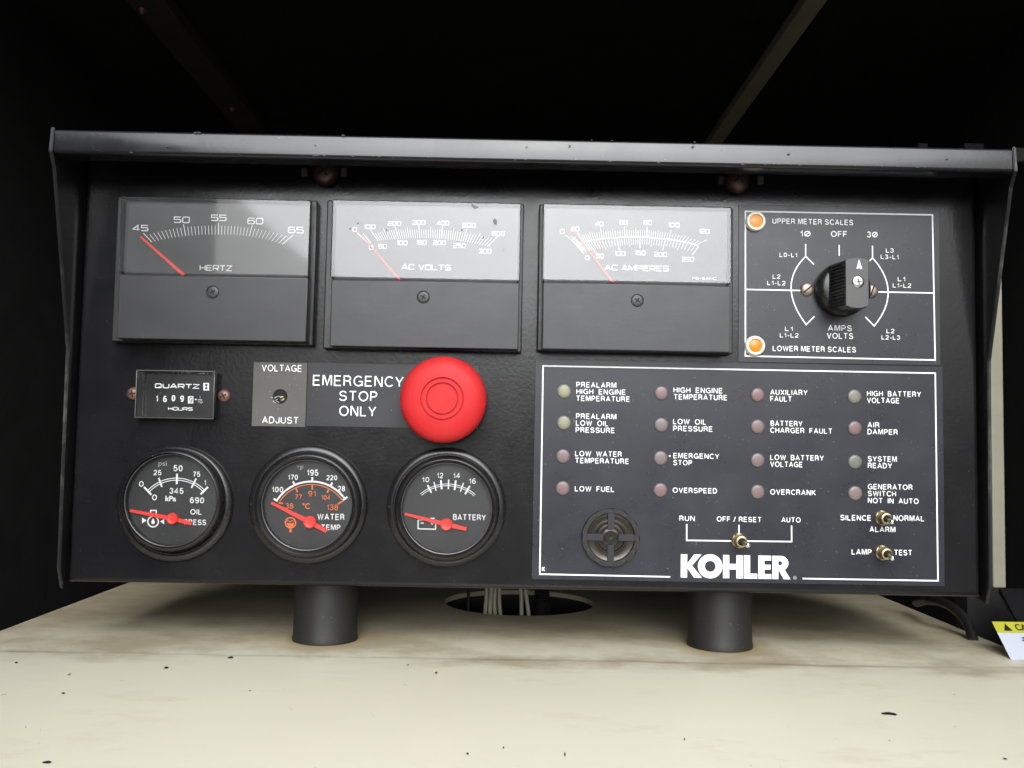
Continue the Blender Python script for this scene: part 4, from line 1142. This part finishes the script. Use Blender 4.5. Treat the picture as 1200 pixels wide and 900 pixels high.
def gd3(Y):
    p = Print(Y)
    linepx(p, circ(g3z, 432, 616, 284, 130.5, 48), .7); linepx(p, circ(g3z, 432, 616, 272, 130.5, 48), .7)
    for a, b_, wd in (((297, 340), (322, 392), 1.9), ((340, 318), (355, 378), 1.3), ((387, 305), (393, 368), 2.1), ((440, 302), (438, 368), 1.5), ((489, 308), (480, 373), 2.1), ((541, 325), (520, 385), 1.3), ((584, 345), (552, 402), 2.0)): linepx(p, [g3z(*a), g3z(*b_)], wd)
    for t_, x0, x1, y, c_ in (('10', 258, 308, 320, 36), ('12', 360, 403, 292, 36), ('14', 470, 518, 293, 36), ('16', 578, 625, 330, 36), ('BATTERY', 470, 693, 577, 40)):
        a = g3z(x0, y); b_ = g3z(x1, y); T(p, t_, a[0], b_[0], a[1], c_ / 5.81, .022)
    linepx(p, [g3z(232, 578), g3z(232, 637), g3z(351, 640), g3z(351, 580)], 1.3, True)
    linepx(p, [g3z(236, 566), g3z(262, 566)], 1.5); linepx(p, [g3z(316, 566), g3z(344, 566)], 1.5); linepx(p, [g3z(250, 598), g3z(270, 598)], 1.2)
    linepx(p, [g3z(318, 600), g3z(338, 600)], 1.2); linepx(p, [g3z(328, 590), g3z(328, 611)], 1.2)
    return [('scale_print', p, MT['white'])]
gauge('battery voltmeter gauge marked 10 to 16', (523.2, 593.8), 69, (523.2, 596), 60.5, (522.8, 596), 52.5, gd3, (g3z(140, 536), g3z(562, 640), 2.8, 5.6, 4.4), (*g3z(425, 608), 7.2))

# ------------------------------------------------------------------ hour meter
z6 = Zm(140, 420, 8.571)
a, c = U(*z6(192, 118), -.004), U(*z6(962, 612), -.004)
hm = box('hour_meter', a.x, c.x, -.0065, .0003, c.z, a.z, MT['knob'], CP, .0008, ((a.x + c.x) / 2, 0, (a.z + c.z) / 2))
hm['label'] = 'small rectangular hour meter reading 16099'
a2, c2 = U(*z6(236, 128), -.011), U(*z6(945, 592), -.011)
bm = bmesh.new(); add_box(bm, a2.x, c2.x, -.0105, -.0066, c2.z, a2.z, .0007, 2)
bmesh.ops.recalc_face_normals(bm, faces=bm.faces); bmesh.ops.delete(bm, geom=[f for f in bm.faces if f.normal.y > .9], context='FACES')
bm_obj('clear_cover', bm, MT['coverglass'], hm, ((a2.x + c2.x) / 2, -.0105, c2.z), 50)
# slim moulded edges of the cover
bm = bmesh.new(); e = .0006
for (bx0, bx1, bz0, bz1) in ((a.x, c.x, a.z - e, a.z), (a.x, c.x, c.z, c.z + e), (a.x, a.x + e, c.z + e, a.z - e), (c.x - e, c.x, c.z + e, a.z - e)):
    add_box(bm, bx0, bx1, -.0078, -.0066, bz0, bz1, .0002, 1)
bm_obj('cover_flange', bm, newmat('clear_flange_edge', (.13, .13, .12), .3), hm)
HY = -.0069
pr = Print(HY)
p0, p1 = z6(355, 298), z6(803, 298); WT(pr, 'QUARTZ', p0[0], p1[0], p0[1], 48 / 8.571, .2)
p0, p1 = z6(488, 521), z6(735, 521); WT(pr, 'HOURS', p0[0], p1[0], p0[1], 34 / 8.571, .2)
for t_, x0, x1, y, c_ in (('1', 360, 390, 436, 66), ('6', 438, 475, 439, 64), ('0', 523, 560, 430, 62), ('9', 608, 647, 436, 64)):
    p0, p1 = z6(x0, y), z6(x1, y); T(pr, t_, p0[0], p1[0], p0[1], c_ / 8.571, .045)
linepx(pr, [z6(757, 412), z6(776, 412)], 1.4)
for t_, x0, x1, y, c_ in (('1', 800, 814, 406, 28), ('10', 787, 833, 450, 26)):
    p0, p1 = z6(x0, y), z6(x1, y); T(pr, t_, p0[0], p1[0], p0[1], c_ / 8.571, .01)
linepx(pr, [z6(786, 416), z6(832, 416)], .6)
pr.build('printed_lettering', MT['white'], hm)
pr = Print(HY)
for (xa, ya, xb, yb) in ((842, 246, 900, 322), (688, 380, 742, 452)): pr.poly([pr.px(*z6(xa, yb)), pr.px(*z6(xb, yb)), pr.px(*z6(xb, ya)), pr.px(*z6(xa, ya))])
pr.build('white_field', MT['white'], hm)
pr = Print(HY - .0002)
pr.poly([pr.px(*z6(*v)) for v in ((856, 258), (888, 258), (874, 284), (888, 310), (856, 310), (869, 284))], [(0, 1, 2, 5), (5, 2, 3, 4)])
p0, p1 = z6(700, 444), z6(732, 444); T(pr, '9', p0[0], p1[0], p0[1], 56 / 8.571, .01)
pr.build('dark_figure', MT['darkprint'], hm)
for (x, y, an) in ((154.7, 461.2, 10), (261.5, 463.8, 30)): screw_head('meter_screw', x, y, 7.8, MT['rust'], CP, -.0002, .0028, 'cross', an)

# ------------------------------------------------------------------ indicator lamps
k = .6 / F_PX
proto = None
def lamp(x, y, m, label, rpx=8.4):
    c = U(x, y, -.0022); r = rpx * k
    o = lathe('indicator_lamp', [(0, -.0017), (r * .6, -.00165), (r * .84, -.0015), (r * .95, -.0011), (r, -.0006), (r, 0)], c.x, c.z, m, CP, 28, 60)
    o['label'] = label
    return o
lamps = [(661.2, 458.3, 'led_yellow'), (661, 495.3, 'led_yellow'), (660, 534.6, 'led_red'), (659.6, 572.2, 'led_red'),
         (775.5, 460.4, 'led_red'), (775.4, 497.7, 'led_red'), (774.6, 536.7, 'led_red'), (774.3, 574.4, 'led_red'),
         (888.6, 462.6, 'led_red'), (888.6, 499.8, 'led_red'), (888.6, 539.2, 'led_red'), (888.6, 576.4, 'led_red'),
         (1002.4, 464.6, 'led_olive'), (1002.8, 501.6, 'led_red'), (1003, 541.2, 'led_green'), (1003.2, 578, 'led_brown')]
LN = {'led_yellow': 'dull yellow indicator lamp', 'led_red': 'dull red indicator lamp', 'led_olive': 'greenish yellow indicator lamp', 'led_green': 'dull green indicator lamp', 'led_brown': 'brownish red indicator lamp'}
for x, y, m in lamps: lamp(x, y, MT[m], LN[m])
for x, y, m, lb in ((886, 259, 'amber1', 'pale amber scale lamp'), (885.3, 405, 'amber2', 'deep amber scale lamp')):
    c = U(x, y, -.003); r = 11.8 * k
    o = lathe('scale_lamp', [(r * .66, -.0030), (r * .72, -.0038), (r * .88, -.0038), (r * .98, -.0030), (r, -.0018), (r, -.0003)], c.x, c.z, MT['ring'], CP, 36, 50); o['label'] = lb
    lathe('lamp_lens', [(0, -.0036), (r * .4, -.0034), (r * .7, -.0026)], c.x, c.z, MT[m], o, 36, 60)

# ------------------------------------------------------------------ selector knob
c = U(985, 340); kc = c
r = 32 * .59 / F_PX
ks = lathe('selector_knob', [(0, -.0105), (r * .80, -.0105), (r * .93, -.0092), (r, -.0065), (r * 1.02, -.003), (r * 1.0, -.0006)], c.x, c.z, MT['knob'], CP, 56, 45)
hw = 13.6 * .571 / F_PX; hh = 30.5 * .571 / F_PX
yt, yb = -.029, -.0095
# grip bar: ends rounded in plan, standing on the disc and widening at its foot
def capsule(hw, hh, y):
    pts = []
    for i in range(9): a = R(-38 + 76 * i / 8); pts.append((math.sin(a) / math.sin(R(38)) * hw, hh - (1 - math.cos(a)) * hw * 1.15))
    for i in range(9): a = R(38 - 76 * i / 8); pts.append((math.sin(a) / math.sin(R(38)) * hw, -hh + (1 - math.cos(a)) * hw * 1.15))
    return [(c.x + x, y, c.z + z) for x, z in pts]
bm = bmesh.new(); prev = None
for sw, sh, y in ((1.62, 1.0, yb), (1.45, 1.0, yb - .003), (1.06, 1.0, yt + .004), (1.0, 1.0, yt + .0006)):
    cur = [bm.verts.new(v) for v in capsule(hw * sw, hh * sh, y)]
    if prev:
        for i in range(len(cur)): bm.faces.new((prev[i], prev[(i + 1) % len(cur)], cur[(i + 1) % len(cur)], cur[i]))
    prev = cur
bm.faces.new(prev)
bm_obj('grip_bar', bm, MT['knob'], ks, (c.x, yb, c.z), 40)
bm = bmesh.new(); prev = None
for ins, y in ((0, yt + .0005), (0, yt + .0002), (.0003, yt)):
    cur = [bm.verts.new(v) for v in capsule(hw - ins, hh - ins, y)]
    if prev:
        for i in range(len(cur)): bm.faces.new((prev[i], prev[(i + 1) % len(cur)], cur[(i + 1) % len(cur)], cur[i]))
    prev = cur
bm.faces.new(prev)
bm_obj('grip_cap', bm, MT['knobtop'], ks, (c.x, yt, c.z), 40)
# gripping ribs moulded along both flanks
for sgn in (-1, 1):
    for i in range(13):
        zz = c.z - hh * .80 + hh * 1.6 * i / 12
        bm = bmesh.new(); e = .00052
        pts = [(sgn * hw * .96, yt + .0016), (sgn * (hw + .0007), yt + .0022), (sgn * (hw * 1.07 + .0009), yt + .005), (sgn * (hw * 1.46 + .0009), yb - .003), (sgn * (hw * 1.3), yb - .003)]
        va = [bm.verts.new((c.x + x, y, zz - e)) for x, y in pts]; vb = [bm.verts.new((c.x + x, y, zz + e)) for x, y in pts]
        bm.faces.new(va); bm.faces.new(vb[::-1])
        for j in range(5): bm.faces.new((va[j], vb[j], vb[(j + 1) % 5], va[(j + 1) % 5]))
        bm_obj('grip_rib', bm, MT['knob'], ks, (c.x, yb, zz), None)
# pointed arrow and screw on the cap
pr = Print(yt - .0001)
z7 = Zm(900, 260, 5.622)
pr.poly([pr.px(*z7(*v)) for v in ((599, 246), (622, 308), (606, 312), (600, 290), (594, 312), (583, 306))], [(0, 1, 2, 3), (0, 3, 4, 5)])
pr.build('pointer_arrow', MT['white'], ks)
sc = screw_head('knob_screw', *z7(598, 393), 7.4, MT['chrome'], ks, yt - .0001, .0009, 'cross', 8)
screw_head('plate_screw', 947, 338.5, 8.4, MT['dullscrew'], CP, -.0005, .0022, 'slot', 40)
screw_head('plate_screw', 1022.5, 340.5, 8.4, MT['dullscrew'], CP, -.0005, .0022, 'slot', 70)

# ------------------------------------------------------------------ toggle switches
def toggle(x, y, tx, ty, lb):
    c = U(x - 5.5 * (x - 600) / 437 - 0, y - 2, 0); e = U(x, y, -.0085)
    kk = .592 / F_PX; r = 6.5 * kk
    o = lathe('toggle_switch', [(r * 1.35, -.0003), (r * 1.35, -.0016), (r * 1.2, -.002), (r * .95, -.002), (r * .95, -.0075), (r, -.0078), (r, -.0084), (r * .72, -.0086), (r * .68, -.0076), (r * .2, -.0070)], e.x, e.z, MT['brass'], CP, 28, 40)
    o['label'] = lb
    n = 6; V, Fc = lathe_geo([(r * 1.38, -.0004), (r * 1.38, -.0019), (r * 1.28, -.0022), (r * 1.0, -.0022)], e.x, e.z, n)
    bm = bmesh.new(); bv = [bm.verts.new(v) for v in V]
    for f_ in Fc: bm.faces.new([bv[i] for i in f_])
    bm_obj('hex_nut', bm, MT['nut'], o, e, None)
    lathe('lever_socket', [(0, -.0088), (r * .5, -.0084), (r * .68, -.0074)], e.x, e.z, MT['hole'], o, 20)
    t0 = Vector((e.x, -.0075, e.z)); t1 = U(tx, ty, -.0185)
    P = [t0 + (t1 - t0) * i / 6 for i in range(7)]
    tube('lever', P, lambda i: (.0010 + .0004 * i / 6), MT['brass'], o, 12)
    bm = bmesh.new(); bmesh.ops.create_uvsphere(bm, u_segments=14, v_segments=8, radius=.0017, matrix=Matrix.Translation(t1))
    bm_obj('lever_tip', bm, MT['toggletip'], o, t1, 60)
toggle(869.5, 635, 876.4, 638.6, 'run, off and auto toggle switch')
toggle(1039.7, 608, 1045.3, 611.5, 'alarm silence toggle switch')
toggle(1040, 649.4, 1045.6, 653.8, 'lamp test toggle switch')

# ------------------------------------------------------------------ alarm buzzer
c = U(715.8, 629.7, -.002); r = 34 * .598 / F_PX
MT['buzz'] = newmat('buzzer_bronze', (.20, .165, .13), .22, .75)
t, b = nodes(MT['buzz']); t.links.new(mix(t, noise(t, 90, 4, .6), (.014, .0135, .013), (.10, .088, .075)), b.inputs['Base Color'])
MT['smoke'] = newmat('buzzer_smoked_plastic', (.02, .02, .026), .3)
MT['tooth'] = newmat('buzzer_tooth_plastic', (.008, .008, .008), .35)
bz = lathe('alarm_buzzer', [(r * .80, -.0012), (r * .83, -.0032), (r * .96, -.0032), (r, -.0024), (r, -.0003)], c.x, c.z, MT['body'], CP, 60, 40)
bz['label'] = 'round alarm buzzer with toothed black ring'
lathe('sounder_cone', [(0, -.0018), (r * .06, -.0019), (r * .08, -.0012), (r * .14, -.0012), (r * .16, -.0018), (r * .2, -.0018), (r * .22, -.0012), (r * .30, -.0010), (r * .33, -.0016), (r * .37, -.0016), (r * .39, -.0010), (r * .46, -.0009), (r * .5, -.0019), (r * .54, -.0019), (r * .56, -.0012), (r * .66, -.0010), (r * .8, -.0016)], c.x, c.z, MT['buzz'], bz, 60, 25)
for i in range(12):
    a0_, a1_ = R(i * 30 + 4), R(i * 30 + 25)
    bm = bmesh.new(); va = []
    for rr2 in (r * .86, r * .99):
        for q in range(5):
            a = a0_ + (a1_ - a0_) * q / 4; va.append((c.x + rr2 * math.cos(a), c.z + rr2 * math.sin(a)))
    top = [bm.verts.new((x, -.0038, z)) for x, z in va]; bot = [bm.verts.new((x, -.0030, z)) for x, z in va]
    loop = [0, 1, 2, 3, 4, 9, 8, 7, 6, 5]
    bm.faces.new([top[j] for j in loop])
    for j in range(10): bm.faces.new((top[loop[j]], top[loop[(j + 1) % 10]], bot[loop[(j + 1) % 10]], bot[loop[j]]))
    bm_obj('ring_tooth', bm, MT['tooth'], bz, (c.x, -.003, c.z), 30)
for an in (0, 90, 180, 270):
    a = R(an); dx, dz = math.cos(a), math.sin(a)
    bm = bmesh.new(); q = []
    for rr2 in (r * .26, r * .82):
        for sg in (-1, 1): q.append((c.x + dx * rr2 - dz * sg * r * .11, c.z + dz * rr2 + dx * sg * r * .11))
    q = [q[0], q[1], q[3], q[2]]
    va = [bm.verts.new((x, -.0027, z)) for x, z in q]; vb = [bm.verts.new((x, -.0021, z)) for x, z in q]
    bm.faces.new(va)
    for j in range(4): bm.faces.new((va[j], va[(j + 1) % 4], vb[(j + 1) % 4], vb[j]))
    bm_obj('cross_bar', bm, MT['smoke'], bz, (c.x, -.0024, c.z), None)
